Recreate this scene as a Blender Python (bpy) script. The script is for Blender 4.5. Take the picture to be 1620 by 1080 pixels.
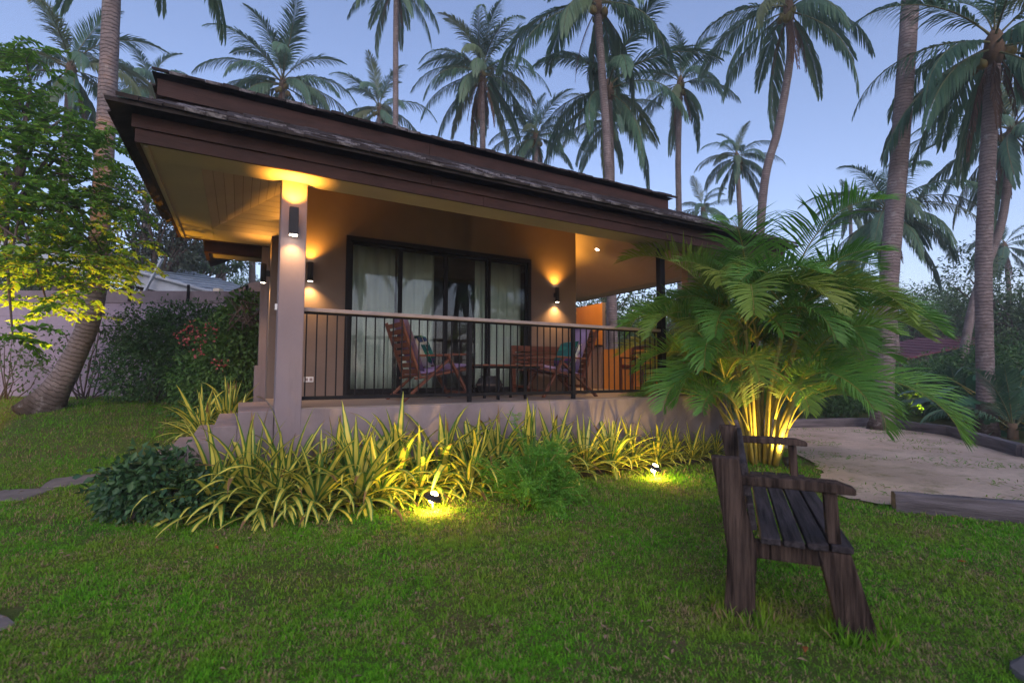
import bpy, bmesh, math, random
import numpy as np
from mathutils import Vector, Matrix

for o in list(bpy.data.objects): bpy.data.objects.remove(o)
scene = bpy.context.scene
COL = scene.collection
R = math.radians

# ------------------------------------------------------------------ camera
EYE = np.array([0.0, 0.0, 1.25])
FPX = 771.245
_y, _p, _r = R(29.145), R(3.463), R(0.181)
FW = np.array([math.sin(_y) * math.cos(_p), math.cos(_y) * math.cos(_p), math.sin(_p)])
_r0 = np.array([math.cos(_y), -math.sin(_y), 0.0]); _u0 = np.cross(_r0, FW)
RT = _r0 * math.cos(_r) + _u0 * math.sin(_r); UP = -_r0 * math.sin(_r) + _u0 * math.cos(_r)
cam_d = bpy.data.cameras.new('camera'); cam = bpy.data.objects.new('camera', cam_d); COL.objects.link(cam)
cam.matrix_world = Matrix(((RT[0], UP[0], -FW[0], EYE[0]), (RT[1], UP[1], -FW[1], EYE[1]), (RT[2], UP[2], -FW[2], EYE[2]), (0, 0, 0, 1)))
cam_d.sensor_fit = 'HORIZONTAL'; cam_d.sensor_width = 36.0; cam_d.lens = FPX / 1620 * 36
cam_d.clip_start = 0.05; cam_d.clip_end = 1500
cam_d.dof.use_dof = True; cam_d.dof.focus_distance = 6.5; cam_d.dof.aperture_fstop = 1.8
scene.camera = cam

# ------------------------------------------------------------------ sky, sun, exposure
world = bpy.data.worlds.new('World'); scene.world = world; world.use_nodes = True
nt = world.node_tree; nt.nodes.clear()
sky = nt.nodes.new('ShaderNodeTexSky'); sky.sky_type = 'NISHITA'; sky.sun_disc = False
SUN_EL, SUN_AZ = 30.0, 200.0          # degrees; azimuth clockwise from +Y: behind the camera
sky.sun_elevation = R(SUN_EL); sky.sun_rotation = R(SUN_AZ); sky.air_density = 1.0; sky.dust_density = 1.0; sky.ozone_density = 2.0
tint = nt.nodes.new('ShaderNodeMix'); tint.data_type = 'RGBA'; tint.blend_type = 'MULTIPLY'; tint.inputs[0].default_value = 1.0
nt.links.new(sky.outputs[0], tint.inputs[6]); tint.inputs[7].default_value = (1.05, 0.91, 0.95, 1)
bg = nt.nodes.new('ShaderNodeBackground'); bg.inputs[1].default_value = 0.15
out = nt.nodes.new('ShaderNodeOutputWorld')
nt.links.new(tint.outputs[2], bg.inputs[0]); nt.links.new(bg.outputs[0], out.inputs[0])
sun_d = bpy.data.lights.new('sun', 'SUN'); sun_d.energy = 0.5; sun_d.angle = R(60); sun_d.color = (1.0, 0.93, 0.94)
sun = bpy.data.objects.new('sun', sun_d); COL.objects.link(sun)
sun.rotation_euler = (R(90 - SUN_EL), 0, R(180 - SUN_AZ)); sun.location = (0, -10, 20)
vs = scene.view_settings
scene.display_settings.display_device = 'sRGB'
vs.view_transform = 'Standard'; vs.look = 'None'; vs.gamma = 1.0; vs.use_curve_mapping = False
vs.exposure = 0.86
scene.cycles.use_denoising = True
scene.cycles.max_bounces = 6; scene.cycles.diffuse_bounces = 3; scene.cycles.glossy_bounces = 3
scene.cycles.transparent_max_bounces = 8; scene.cycles.sample_clamp_indirect = 4.0
LAMP = 1.4                            # all garden lamps scale with this

# ------------------------------------------------------------------ helpers
def at(u, v, D): return EYE + (FW + RT * ((u - 810) / FPX) + UP * ((540 - v) / FPX)) * D
def ss(a, b, x):
    t = np.clip((x - a) / (b - a), 0, 1); return t * t * (3 - 2 * t)
def terr(x, y):
    D = .487 * x + .873 * y; l = .873 * x - .487 * y
    base = .72 * ss(4.3, 9.5, D) * ss(-1.9, -3.8, l)
    return base + .012 * np.sin(x * 1.7 + y * .6) * np.sin(y * 1.3 - x * .4) * ss(4.2, 2.5, x)
def onground(u, v):
    for D in np.arange(1.0, 60, .01):
        p = at(u, v, D)
        if p[2] <= terr(p[0], p[1]): return p
    return p
def nrm(v):
    v = np.asarray(v, float); return v / (np.linalg.norm(v) + 1e-9)

def tag(o, label=None, cat=None, group=None, kind=None):
    if label: o['label'] = label
    if cat: o['category'] = cat
    if group: o['group'] = group
    if kind: o['kind'] = kind
    return o
def empty(name, loc=(0, 0, 0), rz=0.0, label=None, cat=None, group=None):
    o = bpy.data.objects.new(name, None); COL.objects.link(o); o.location = [float(c) for c in loc]; o.rotation_euler = (0, 0, rz)
    o.empty_display_size = .1
    return tag(o, label, cat, group)
def link(name, me, parent=None, m=None, loc=None, rot=None, scale=None, smooth=False):
    o = bpy.data.objects.new(name, me); COL.objects.link(o)
    if parent: o.parent = parent
    if m is not None and len(me.materials) == 0: me.materials.append(m)
    if loc is not None: o.location = [float(c) for c in loc]
    if rot is not None: o.rotation_euler = rot
    if scale is not None: o.scale = (scale,) * 3 if not hasattr(scale, '__len__') else scale
    return o

class MB:
    """collects boxes, bars, tubes and strips into one mesh"""
    def __init__(s): s.v = []; s.f = []; s.uv = []; s.smooth = []
    def add(s, verts, faces, uvs=None, smooth=False):
        n = len(s.v); s.v += [tuple(map(float, p)) for p in verts]
        for i, f in enumerate(faces):
            s.f.append([n + k for k in f]); s.smooth.append(smooth)
            s.uv.append([uvs[k] for k in f] if uvs is not None else [(0, 0)] * len(f))
        return s
    def box(s, x0, x1, y0, y1, z0, z1):
        return s.add([(x0, y0, z0), (x1, y0, z0), (x1, y1, z0), (x0, y1, z0), (x0, y0, z1), (x1, y0, z1), (x1, y1, z1), (x0, y1, z1)],
                     [(0, 3, 2, 1), (4, 5, 6, 7), (0, 1, 5, 4), (1, 2, 6, 5), (2, 3, 7, 6), (3, 0, 4, 7)])
    def bar(s, a, b, w, h, up=(0, 0, 1), w2=None, h2=None):
        a, b = np.array(a, float), np.array(b, float); d = nrm(b - a)
        side = nrm(np.cross(d, up)); u = nrm(np.cross(side, d)); w2 = w if w2 is None else w2; h2 = h if h2 is None else h2
        vs_ = []
        for c, ww, hh in ((a, w, h), (b, w2, h2)):
            for i, j in ((-1, -1), (1, -1), (1, 1), (-1, 1)): vs_.append(c + side * ww / 2 * i + u * hh / 2 * j)
        return s.add(vs_, [(3, 2, 1, 0), (4, 5, 6, 7), (0, 1, 5, 4), (1, 2, 6, 5), (2, 3, 7, 6), (3, 0, 4, 7)])
    def tube(s, pts, rad, n=8, cap=True, smooth=True):
        pts = [np.array(p, float) for p in pts]; rad = rad if hasattr(rad, '__len__') else [rad] * len(pts)
        V, F, T = [], [], []; prev = None; L = 0
        for i, p in enumerate(pts):
            d = nrm(pts[min(i + 1, len(pts) - 1)] - pts[max(i - 1, 0)])
            if i: L += np.linalg.norm(p - pts[i - 1])
            if prev is None: prev = nrm(np.cross(d, (0.3, 1, 0.1) if abs(d[1]) < .9 else (1, 0, 0)))
            a = nrm(prev - d * np.dot(prev, d)); prev = a; b = np.cross(d, a)
            for k in range(n):
                t = 2 * math.pi * k / n
                V.append(p + (a * math.cos(t) + b * math.sin(t)) * rad[i]); T.append((k / n, L))
        for i in range(len(pts) - 1):
            for k in range(n):
                k2 = (k + 1) % n; F.append((i * n + k, i * n + k2, (i + 1) * n + k2, (i + 1) * n + k))
        if cap:
            F.append(tuple(range(n - 1, -1, -1))); F.append(tuple((len(pts) - 1) * n + k for k in range(n)))
        return s.add(V, F, T, smooth)
    def lathe(s, prof, c=(0, 0, 0), n=20, smooth=True):
        V, F = [], []
        for r, z in prof:
            for k in range(n):
                t = 2 * math.pi * k / n; V.append((c[0] + r * math.cos(t), c[1] + r * math.sin(t), c[2] + z))
        for i in range(len(prof) - 1):
            for k in range(n):
                k2 = (k + 1) % n; F.append((i * n + k, i * n + k2, (i + 1) * n + k2, (i + 1) * n + k))
        return s.add(V, F, None, smooth)
    def mesh(s, name, m=None):
        me = bpy.data.meshes.new(name); me.from_pydata(s.v, [], s.f)
        uvl = me.uv_layers.new(name='UVMap'); flat = [c for f in s.uv for t in f for c in t]
        uvl.data.foreach_set('uv', flat); me.polygons.foreach_set('use_smooth', s.smooth)
        if m: me.materials.append(m)
        me.update(); return me
    def build(s, name, m, parent=None, bevel=0.0, label=None, kind=None, loc=None):
        me = s.mesh(name, m); o = link(name, me, parent, loc=loc)
        if bevel:
            b = o.modifiers.new('bevel', 'BEVEL'); b.width = bevel; b.segments = 2; b.limit_method = 'ANGLE'
        return tag(o, label, kind=kind)

def np_mesh(name, V, F, m=None, uv=None, smooth=False):
    """V (n,3), F (k, 3 or 4) arrays"""
    me = bpy.data.meshes.new(name); V = np.asarray(V, np.float32); F = np.asarray(F, np.int32); k = F.shape[1]
    me.vertices.add(len(V)); me.vertices.foreach_set('co', V.ravel())
    me.loops.add(F.size); me.loops.foreach_set('vertex_index', F.ravel())
    me.polygons.add(len(F)); me.polygons.foreach_set('loop_start', np.arange(0, F.size, k, dtype=np.int32))
    me.polygons.foreach_set('loop_total', np.full(len(F), k, np.int32))
    if smooth: me.polygons.foreach_set('use_smooth', np.ones(len(F), bool))
    if uv is not None:
        l = me.uv_layers.new(name='UVMap'); l.data.foreach_set('uv', np.asarray(uv, np.float32)[F.ravel()].ravel())
    if m: me.materials.append(m)
    me.update(calc_edges=True); return me

# ------------------------------------------------------------------ materials
def new_mat(name):
    m = bpy.data.materials.new(name); m.use_nodes = True; t = m.node_tree; b = t.nodes['Principled BSDF']
    return m, t, b
def mixc(t, fac, a, b, blend='MIX'):
    n = t.nodes.new('ShaderNodeMix'); n.data_type = 'RGBA'; n.blend_type = blend
    for sock, val in ((0, fac), (6, a), (7, b)):
        if hasattr(val, 'is_linked'): t.links.new(val, n.inputs[sock])
        elif isinstance(val, (int, float)): n.inputs[sock].default_value = val
        else: n.inputs[sock].default_value = (*val, 1)
    return n.outputs[2]
def noise(t, scale, detail=4, stretch=(1, 1, 1), coord='Object', rough=.6):
    tc = t.nodes.new('ShaderNodeTexCoord'); mp = t.nodes.new('ShaderNodeMapping'); mp.inputs['Scale'].default_value = stretch
    n = t.nodes.new('ShaderNodeTexNoise'); n.inputs['Scale'].default_value = scale; n.inputs['Detail'].default_value = detail; n.inputs['Roughness'].default_value = rough
    t.links.new(tc.outputs[coord], mp.inputs[0]); t.links.new(mp.outputs[0], n.inputs['Vector']); return n.outputs[0]
def ramp(t, src, p0, p1):
    n = t.nodes.new('ShaderNodeMapRange'); n.inputs[1].default_value = p0; n.inputs[2].default_value = p1; t.links.new(src, n.inputs[0]); return n.outputs[0]
def math_(t, op, a, b=None):
    n = t.nodes.new('ShaderNodeMath'); n.operation = op
    for i, v in enumerate((a, b)):
        if v is None: continue
        if hasattr(v, 'is_linked'): t.links.new(v, n.inputs[i])
        else: n.inputs[i].default_value = v
    return n.outputs[0]
def bump(t, b, h, strength=.3, dist=.02):
    n = t.nodes.new('ShaderNodeBump'); n.inputs['Strength'].default_value = strength; n.inputs['Distance'].default_value = dist
    t.links.new(h, n.inputs['Height']); t.links.new(n.outputs[0], b.inputs['Normal'])
def mat(name, c1, c2=None, scale=4, rough=.7, bmp=0.0, bscale=60, stretch=(1, 1, 1), metallic=0, spec=.4, lo=.35, hi=.65, bdist=.01, perobj=0.0):
    m, t, b = new_mat(name); c2 = c2 or tuple(x * .75 for x in c1)
    col = mixc(t, ramp(t, noise(t, scale, 6, stretch), lo, hi), c1, c2)
    if perobj:
        oi = t.nodes.new('ShaderNodeObjectInfo'); col = mixc(t, math_(t, 'MULTIPLY', oi.outputs['Random'], perobj), col, tuple(x * .25 for x in c1))
    t.links.new(col, b.inputs['Base Color']); b.inputs['Roughness'].default_value = rough
    b.inputs['Metallic'].default_value = metallic; b.inputs['Specular IOR Level'].default_value = spec
    if bmp: bump(t, b, noise(t, bscale, 5, stretch), bmp, bdist)
    return m
def stain(m, amount=.5, stretch=(3, 3, .35), scale=2.2, lo=.5, hi=.72, tone=.5):
    t = m.node_tree; b = t.nodes['Principled BSDF']; src = b.inputs['Base Color'].links[0].from_socket
    f = math_(t, 'MULTIPLY', ramp(t, noise(t, scale, 8, stretch, rough=.7), lo, hi), amount)
    dark = mixc(t, 1.0, src, (tone, tone, tone * .95), 'MULTIPLY'); t.links.new(mixc(t, f, src, dark), b.inputs['Base Color']); return m
def leafmat(name, c1, c2, c3=None, trans=.35, rough=.5, objvar=.5, spec=.35):
    """leaf colour varies from leaf to leaf (mesh island) and from frond to frond"""
    m, t, b = new_mat(name)
    g = t.nodes.new('ShaderNodeNewGeometry'); oi = t.nodes.new('ShaderNodeObjectInfo')
    col = mixc(t, g.outputs['Random Per Island'], c1, c2)
    if c3: col = mixc(t, ramp(t, oi.outputs['Random'], 1 - objvar, 1.0), col, c3)
    t.links.new(col, b.inputs['Base Color']); b.inputs['Roughness'].default_value = rough; b.inputs['Specular IOR Level'].default_value = spec
    tr = t.nodes.new('ShaderNodeBsdfTranslucent'); t.links.new(col, tr.inputs[0])
    mx = t.nodes.new('ShaderNodeMixShader'); mx.inputs[0].default_value = trans
    t.links.new(b.outputs[0], mx.inputs[1]); t.links.new(tr.outputs[0], mx.inputs[2]); t.links.new(mx.outputs[0], t.nodes['Material Output'].inputs[0])
    return m
def emat(name, col, strength):
    m, t, b = new_mat(name); b.inputs['Base Color'].default_value = (*col, 1); b.inputs['Emission Color'].default_value = (*col, 1); b.inputs['Emission Strength'].default_value = strength
    return m
M = {}
M['plaster'] = mat('plaster', (.25, .20, .212), (.22, .176, .186), 1.6, .85, .12, 140)
M['wallbrown'] = mat('verandah_wall_plaster', (.20, .145, .115), (.17, .122, .097), 1.6, .85, .12, 140)
stain(M['plaster'], .45)
M['plaster_in'] = mat('room_plaster', (.35, .32, .3), None, 2, .9)
M['plinth'] = mat('plinth_plaster', (.275, .225, .232), (.195, .155, .158), 2.2, .85, .15, 120)
stain(M['plinth'], .6, (2, 2, .5), 1.8)
M['floor'] = mat('deck_tile', (.24, .2, .185), (.2, .165, .152), 3, .55, .05, 80)
M['soffit'] = mat('soffit_paint', (.43, .365, .305), (.385, .325, .27), 2, .75, .05, 100)
M['board'] = mat('ceiling_board', (.41, .345, .285), (.37, .31, .255), 3, .7, .08, 60, perobj=.15)
M['fascia'] = mat('fascia_wood', (.062, .026, .019), (.032, .015, .012), 3, .7, .35, 30, (.25, 3, 3), lo=.3, hi=.7, spec=.25)
stain(M['fascia'], .7, (1.2, 3, 2.5), 2.4, .45, .7, .4)
M['shingle'] = mat('roof_shingle', (.085, .068, .066), (.03, .025, .026), 5, .9, .6, 45, (1, 1, 1), perobj=.35, lo=.3, hi=.7, spec=.2)
M['shingle_pale'] = mat('roof_shingle_lichen', (.26, .24, .25), (.06, .05, .05), 22, .9, .6, 45, lo=.42, hi=.58, spec=.2)
M['black'] = mat('black_metal', (.008, .008, .010), (.012, .012, .014), 8, .6, spec=.15)
M['rail'] = mat('handrail_paint', (.33, .265, .245), (.27, .21, .19), 6, .6, .05, 80)
M['lampbody'] = mat('lamp_body', (.016, .016, .019), (.022, .022, .026), 9, .5, .05, 200, spec=.25)
M['orange'] = mat('orange_panel', (.52, .25, .055), (.44, .20, .04), 3, .5, .1, 30, (1, 1, .2))
M['stonewall'] = None
M['white'] = mat('white_plastic', (.8, .8, .78), (.75, .75, .73), 4, .4)
M['teak'] = mat('teak_wood', (.17, .055, .028), (.09, .03, .016), 5, .5, .25, 50, (1, 4, 4), lo=.3, hi=.7)
M['cushion'] = mat('purple_fabric', (.34, .25, .46), (.28, .2, .38), 6, .9, .2, 220)
M['benchwood'] = mat('weathered_wood', (.125, .086, .068), (.016, .011, .010), 7, .85, .8, 30, (5, 5, .35), lo=.36, hi=.66, spec=.06, bdist=.02, perobj=.25)
M['benchslat'] = mat('dark_slat_wood', (.075, .062, .066), (.013, .011, .013), 7, .75, .7, 30, (.35, 6, 6), lo=.36, hi=.66, spec=.15, perobj=.3)
M['log'] = mat('grey_log_wood', (.20, .175, .185), (.055, .046, .048), 3, .9, .8, 22, (.5, 5, 5), lo=.3, hi=.7, bdist=.02)
M['stone'] = mat('paving_stone', (.17, .145, .14), (.11, .095, .09), 6, .9, .4, 50)
M['rock'] = mat('grey_rock', (.2, .18, .18), (.1, .09, .09), 6, .9, .6, 20)
M['gold'] = mat('gilded_wood', (.6, .38, .1), (.4, .24, .06), 12, .35, metallic=.7)
M['backing'] = mat('ceiling_backing', (.13, .10, .075), None, 3, .9)
M['soil'] = mat('bed_soil', (.06, .042, .028), (.03, .021, .015), 9, .95, .6, 40)
M['cane'] = mat('areca_cane', (.34, .27, .07), (.24, .21, .05), 5, .55, .2, 30, (1, 1, 3), spec=.3)
M['bark'] = mat('tree_bark', (.13, .10, .085), (.07, .052, .045), 6, .9, .5, 30, (1, 1, .3))
M['metalroof'] = mat('pale_metal_sheet', (.42, .47, .52), (.3, .33, .37), 1.2, .45, .1, 20, spec=.4)
M['cream'] = mat('cream_paint', (.6, .52, .4), None, 3, .7)
M['thatch'] = mat('thatch', (.16, .095, .06), (.09, .055, .04), 8, .95, .8, 40, (1, 1, .3))
M['hutroof'] = mat('red_metal_sheet', (.17, .035, .05), (.12, .028, .04), 1.5, .5, .1, 14)
M['hutwall'] = mat('dark_hut_board', (.09, .075, .07), None, 4, .8)
M['wallpaint'] = None
# plaster boundary wall with faint block courses
def block_mat(name, c1, c2, bw, bh, off=.5, mortar=.01, strength=.3, mcol=None, axis='XZ', size=None):
    m, t, b = new_mat(name)
    tc = t.nodes.new('ShaderNodeTexCoord'); sx = t.nodes.new('ShaderNodeSeparateXYZ'); cx = t.nodes.new('ShaderNodeCombineXYZ')
    t.links.new(tc.outputs['Object'], sx.inputs[0]); t.links.new(sx.outputs['X'], cx.inputs[0]); t.links.new(sx.outputs['Z'], cx.inputs[1])
    br = t.nodes.new('ShaderNodeTexBrick'); br.offset = off; br.inputs['Scale'].default_value = 1.0
    br.inputs['Brick Width'].default_value = bw; br.inputs['Row Height'].default_value = bh; br.inputs['Mortar Size'].default_value = mortar; br.inputs['Mortar Smooth'].default_value = .3
    br.inputs['Color1'].default_value = (*c1, 1); br.inputs['Color2'].default_value = (*c2, 1); br.inputs['Mortar'].default_value = (*(mcol or tuple(x * .8 for x in c1)), 1)
    t.links.new(cx.outputs[0], br.inputs['Vector'])
    col = mixc(t, ramp(t, noise(t, 1.3, 6), .3, .7), br.outputs[0], tuple(x * .7 for x in c1)); col = mixc(t, .5, br.outputs[0], col)
    t.links.new(col, b.inputs['Base Color']); b.inputs['Roughness'].default_value = .9
    h = math_(t, 'SUBTRACT', noise(t, 60, 4), br.outputs['Fac']); bump(t, b, h, strength, .012); return m
M['wallpaint'] = block_mat('boundary_wall_paint', (.36, .29, .36), (.34, .275, .345), .4, .2, .5, .006, .25)
M['stonewall'] = block_mat('split_stone', (.46, .33, .27), (.36, .25, .2), .16, .035, .5, .006, .9)
# coconut trunk: ring scars along the trunk (UV.y holds metres along it)
def trunk_mat(name, c1, c2):
    m, t, b = new_mat(name)
    tc = t.nodes.new('ShaderNodeTexCoord'); sx = t.nodes.new('ShaderNodeSeparateXYZ'); t.links.new(tc.outputs['UV'], sx.inputs[0])
    n = noise(t, 7, 5); v = math_(t, 'ADD', math_(t, 'MULTIPLY', sx.outputs['Y'], 15.0), math_(t, 'MULTIPLY', n, 1.6))
    saw = math_(t, 'FRACT', v); ring = ramp(t, saw, 0.0, .28)
    col = mixc(t, ramp(t, noise(t, 3.5, 6), .3, .7), c1, c2); col = mixc(t, ring, tuple(x * .7 for x in c2), col)
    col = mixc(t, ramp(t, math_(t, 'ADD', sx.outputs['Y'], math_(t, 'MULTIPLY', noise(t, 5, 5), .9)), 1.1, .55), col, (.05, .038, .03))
    col = mixc(t, math_(t, 'MULTIPLY', ramp(t, noise(t, 4.5, 8, rough=.75), .56, .64), .6), col, (.36, .34, .33)); col = mixc(t, math_(t, 'MULTIPLY', ramp(t, noise(t, 2.1, 6), .55, .7), .7), col, (.10, .078, .07))
    t.links.new(col, b.inputs['Base Color']); b.inputs['Roughness'].default_value = .9; b.inputs['Specular IOR Level'].default_value = .2
    bump(t, b, math_(t, 'ADD', math_(t, 'MULTIPLY', ring, .6), n), .8, .03); return m
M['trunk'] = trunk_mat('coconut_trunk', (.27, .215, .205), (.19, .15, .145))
M['frond'] = leafmat('coconut_leaflet', (.07, .155, .10), (.12, .22, .12), (.19, .21, .085), .3, .45, .25)
M['frond_dead'] = leafmat('dead_leaflet', (.15, .085, .055), (.10, .06, .045), None, .15, .8)
M['rachis'] = mat('frond_rachis', (.15, .15, .06), (.10, .11, .05), 5, .6)
M['coconut'] = mat('coconut_husk', (.16, .17, .045), (.24, .16, .04), 3, .5, perobj=.3)
M['fibre'] = mat('crown_fibre', (.17, .11, .065), (.10, .065, .04), 10, .95, .6, 40)
M['areca'] = leafmat('areca_leaflet', (.085, .24, .038), (.16, .34, .055), (.28, .33, .045), .38, .45, .3)
M['rachis_y'] = mat('areca_rachis', (.32, .27, .05), (.24, .22, .05), 5, .5)
M['tree_leaf'] = leafmat('garden_tree_leaf', (.10, .26, .03), (.20, .36, .035), None, .45, .5)
M['hedge'] = leafmat('hedge_leaf', (.04, .115, .035), (.08, .17, .045), None, .2, .5)
M['hedge_lt'] = leafmat('shrub_leaf', (.06, .16, .04), (.11, .22, .05), None, .3, .5)
M['darkbush'] = leafmat('dark_bush_leaf', (.02, .07, .03), (.075, .16, .05), None, .2, .45)
M['fern'] = leafmat('feathery_leaf', (.14, .40, .05), (.24, .52, .08), None, .4, .6)
M['far_leaf'] = leafmat('far_tree_leaf', (.045, .10, .045), (.085, .15, .06), None, .2, .6)
M['far_leaf2'] = leafmat('far_tree_leaf_light', (.08, .17, .055), (.13, .22, .07), None, .25, .6)
M['casuarina'] = leafmat('casuarina_needle', (.05, .08, .055), (.09, .115, .075), None, .2, .7)
M['flower'] = leafmat('red_petal', (.36, .06, .07), (.5, .17, .17), None, .3, .6)
M['bigleaf'] = leafmat('broad_leaf', (.03, .10, .05), (.06, .16, .07), None, .25, .4)
M['deadleaf'] = leafmat('fallen_leaf', (.4, .12, .03), (.3, .1, .03), None, .2, .8)
# variegated strap leaf: yellow middle, green edges (UV.x runs across the leaf)
def strap_mat():
    m, t, b = new_mat('striped_strap_leaf')
    tc = t.nodes.new('ShaderNodeTexCoord'); sx = t.nodes.new('ShaderNodeSeparateXYZ'); t.links.new(tc.outputs['UV'], sx.inputs[0])
    d = math_(t, 'ABSOLUTE', math_(t, 'SUBTRACT', sx.outputs['X'], .5)); d = math_(t, 'ADD', d, math_(t, 'MULTIPLY', noise(t, 14, 3, (1, 1, 1)), .07))
    oi = t.nodes.new('ShaderNodeObjectInfo')
    yel = mixc(t, oi.outputs['Random'], (.78, .68, .11), (.60, .58, .11))
    col = mixc(t, ramp(t, d, .27, .33), yel, (.085, .20, .035))
    tip = math_(t, 'ADD', sx.outputs['Y'], math_(t, 'MULTIPLY', math_(t, 'POWER', oi.outputs['Random'], 4.0), .35)); tip = math_(t, 'ADD', tip, math_(t, 'MULTIPLY', noise(t, 9, 4), .08))
    col = mixc(t, ramp(t, tip, 1.06, 1.12), col, (.22, .13, .055))
    t.links.new(col, b.inputs['Base Color']); b.inputs['Roughness'].default_value = .42; b.inputs['Specular IOR Level'].default_value = .35
    tr = t.nodes.new('ShaderNodeBsdfTranslucent'); t.links.new(col, tr.inputs[0]); mx = t.nodes.new('ShaderNodeMixShader'); mx.inputs[0].default_value = .25
    t.links.new(b.outputs[0], mx.inputs[1]); t.links.new(tr.outputs[0], mx.inputs[2]); t.links.new(mx.outputs[0], t.nodes['Material Output'].inputs[0]); return m
M['strap'] = strap_mat()
def glass_mat():
    m, t, b = new_mat('door_glass'); t.nodes.remove(b)
    tr = t.nodes.new('ShaderNodeBsdfTransparent'); tr.inputs[0].default_value = (.86, .9, .88, 1)
    gl = t.nodes.new('ShaderNodeBsdfGlossy'); gl.inputs['Roughness'].default_value = .0; gl.inputs[0].default_value = (.9, .92, .95, 1)
    fr = t.nodes.new('ShaderNodeFresnel'); fr.inputs[0].default_value = 1.5
    mx = t.nodes.new('ShaderNodeMixShader'); t.links.new(fr.outputs[0], mx.inputs[0]); t.links.new(tr.outputs[0], mx.inputs[1]); t.links.new(gl.outputs[0], mx.inputs[2])
    t.links.new(mx.outputs[0], t.nodes['Material Output'].inputs[0]); return m
M['glass'] = glass_mat()
M['curtain'] = mat('curtain_cloth', (.74, .77, .72), (.66, .69, .64), 3, .9, .1, 200)
# leaf-print pillow
def pillow_mat():
    m, t, b = new_mat('leaf_print_fabric')
    tc = t.nodes.new('ShaderNodeTexCoord'); w = t.nodes.new('ShaderNodeTexVoronoi'); w.inputs['Scale'].default_value = 7; mp = t.nodes.new('ShaderNodeMapping'); mp.inputs['Scale'].default_value = (1, .6, 2.2); mp.inputs['Rotation'].default_value = (.4, .5, .3)
    t.links.new(tc.outputs['Object'], mp.inputs[0]); t.links.new(mp.outputs[0], w.inputs['Vector'])
    cr = t.nodes.new('ShaderNodeValToRGB'); cr.color_ramp.interpolation = 'CONSTANT'; e = cr.color_ramp.elements
    e[0].position = 0; e[0].color = (.01, .12, .12, 1); e[1].position = .35; e[1].color = (.02, .22, .16, 1)
    for p, c in ((.55, (.6, .6, .55, 1)), (.68, (.02, .05, .16, 1)), (.85, (.14, .05, .2, 1))): k = e.new(p); k.color = c
    sx = t.nodes.new('ShaderNodeSeparateColor'); t.links.new(w.outputs['Color'], sx.inputs[0]); t.links.new(sx.outputs[0], cr.inputs[0])
    t.links.new(cr.outputs[0], b.inputs['Base Color']); b.inputs['Roughness'].default_value = .9; return m
M['pillow'] = pillow_mat()
# sand with damp patches and thin weeds, lawn soil
def ground_mat(name, c1, c2, c3, s1, s2):
    m, t, b = new_mat(name)
    col = mixc(t, ramp(t, noise(t, s1, 8), .38, .62), c1, c2); col = mixc(t, ramp(t, noise(t, s2, 8, rough=.75), .52, .68), col, c3)
    t.links.new(col, b.inputs['Base Color']); b.inputs['Roughness'].default_value = .95; b.inputs['Specular IOR Level'].default_value = .15
    bump(t, b, math_(t, 'ADD', noise(t, 30, 8, rough=.75), math_(t, 'MULTIPLY', noise(t, 5, 3), 1.6)), .9, .05); return m
M['sand'] = ground_mat('sand', (.70, .545, .43), (.54, .41, .32), (.34, .29, .17), 1.2, 2.6)
M['lawn'] = ground_mat('lawn_soil', (.075, .13, .02), (.12, .12, .035), (.17, .12, .07), 1.4, 3.1)
def grass_mat():
    m, t, b = new_mat('grass_blade')
    g = t.nodes.new('ShaderNodeNewGeometry'); n = noise(t, .9, 5); n2 = noise(t, 3.5, 5)
    col = mixc(t, g.outputs['Random Per Island'], (.075, .30, .012), (.18, .45, .024))
    col = mixc(t, ramp(t, n, .4, .68), col, (.22, .31, .035))
    dry = math_(t, 'GREATER_THAN', math_(t, 'ADD', math_(t, 'MULTIPLY', n2, .8), math_(t, 'MULTIPLY', g.outputs['Random Per Island'], .42)), .745)
    col = mixc(t, dry, col, (.36, .27, .14))
    t.links.new(col, b.inputs['Base Color']); b.inputs['Roughness'].default_value = .7; b.inputs['Specular IOR Level'].default_value = .1
    tr = t.nodes.new('ShaderNodeBsdfTranslucent'); t.links.new(col, tr.inputs[0]); mx = t.nodes.new('ShaderNodeMixShader'); mx.inputs[0].default_value = .3
    t.links.new(b.outputs[0], mx.inputs[1]); t.links.new(tr.outputs[0], mx.inputs[2]); t.links.new(mx.outputs[0], t.nodes['Material Output'].inputs[0]); return m
M['grass'] = grass_mat()
WARM = (1.0, 0.43, 0.05); YELL = (1.0, 0.62, 0.07)
M['lens'] = emat('lamp_lens', (1.0, .82, .62), 14.0)
M['lens_y'] = emat('garden_lamp_lens', (1.0, .75, .28), 40.0)

def light(name, kind, loc, energy, color, parent=None, aim=None, size=.02, spot=None, blend=.6):
    d = bpy.data.lights.new(name, kind); d.energy = energy * LAMP; d.color = color; d.shadow_soft_size = size
    o = bpy.data.objects.new(name, d); COL.objects.link(o)
    if parent: o.parent = parent
    o.location = [float(c) for c in loc]
    if kind == 'SPOT': d.spot_size = R(spot); d.spot_blend = blend
    if aim is not None: o.rotation_euler = Vector([float(c) for c in aim]).to_track_quat('-Z', 'Y').to_euler()
    return o
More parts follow.
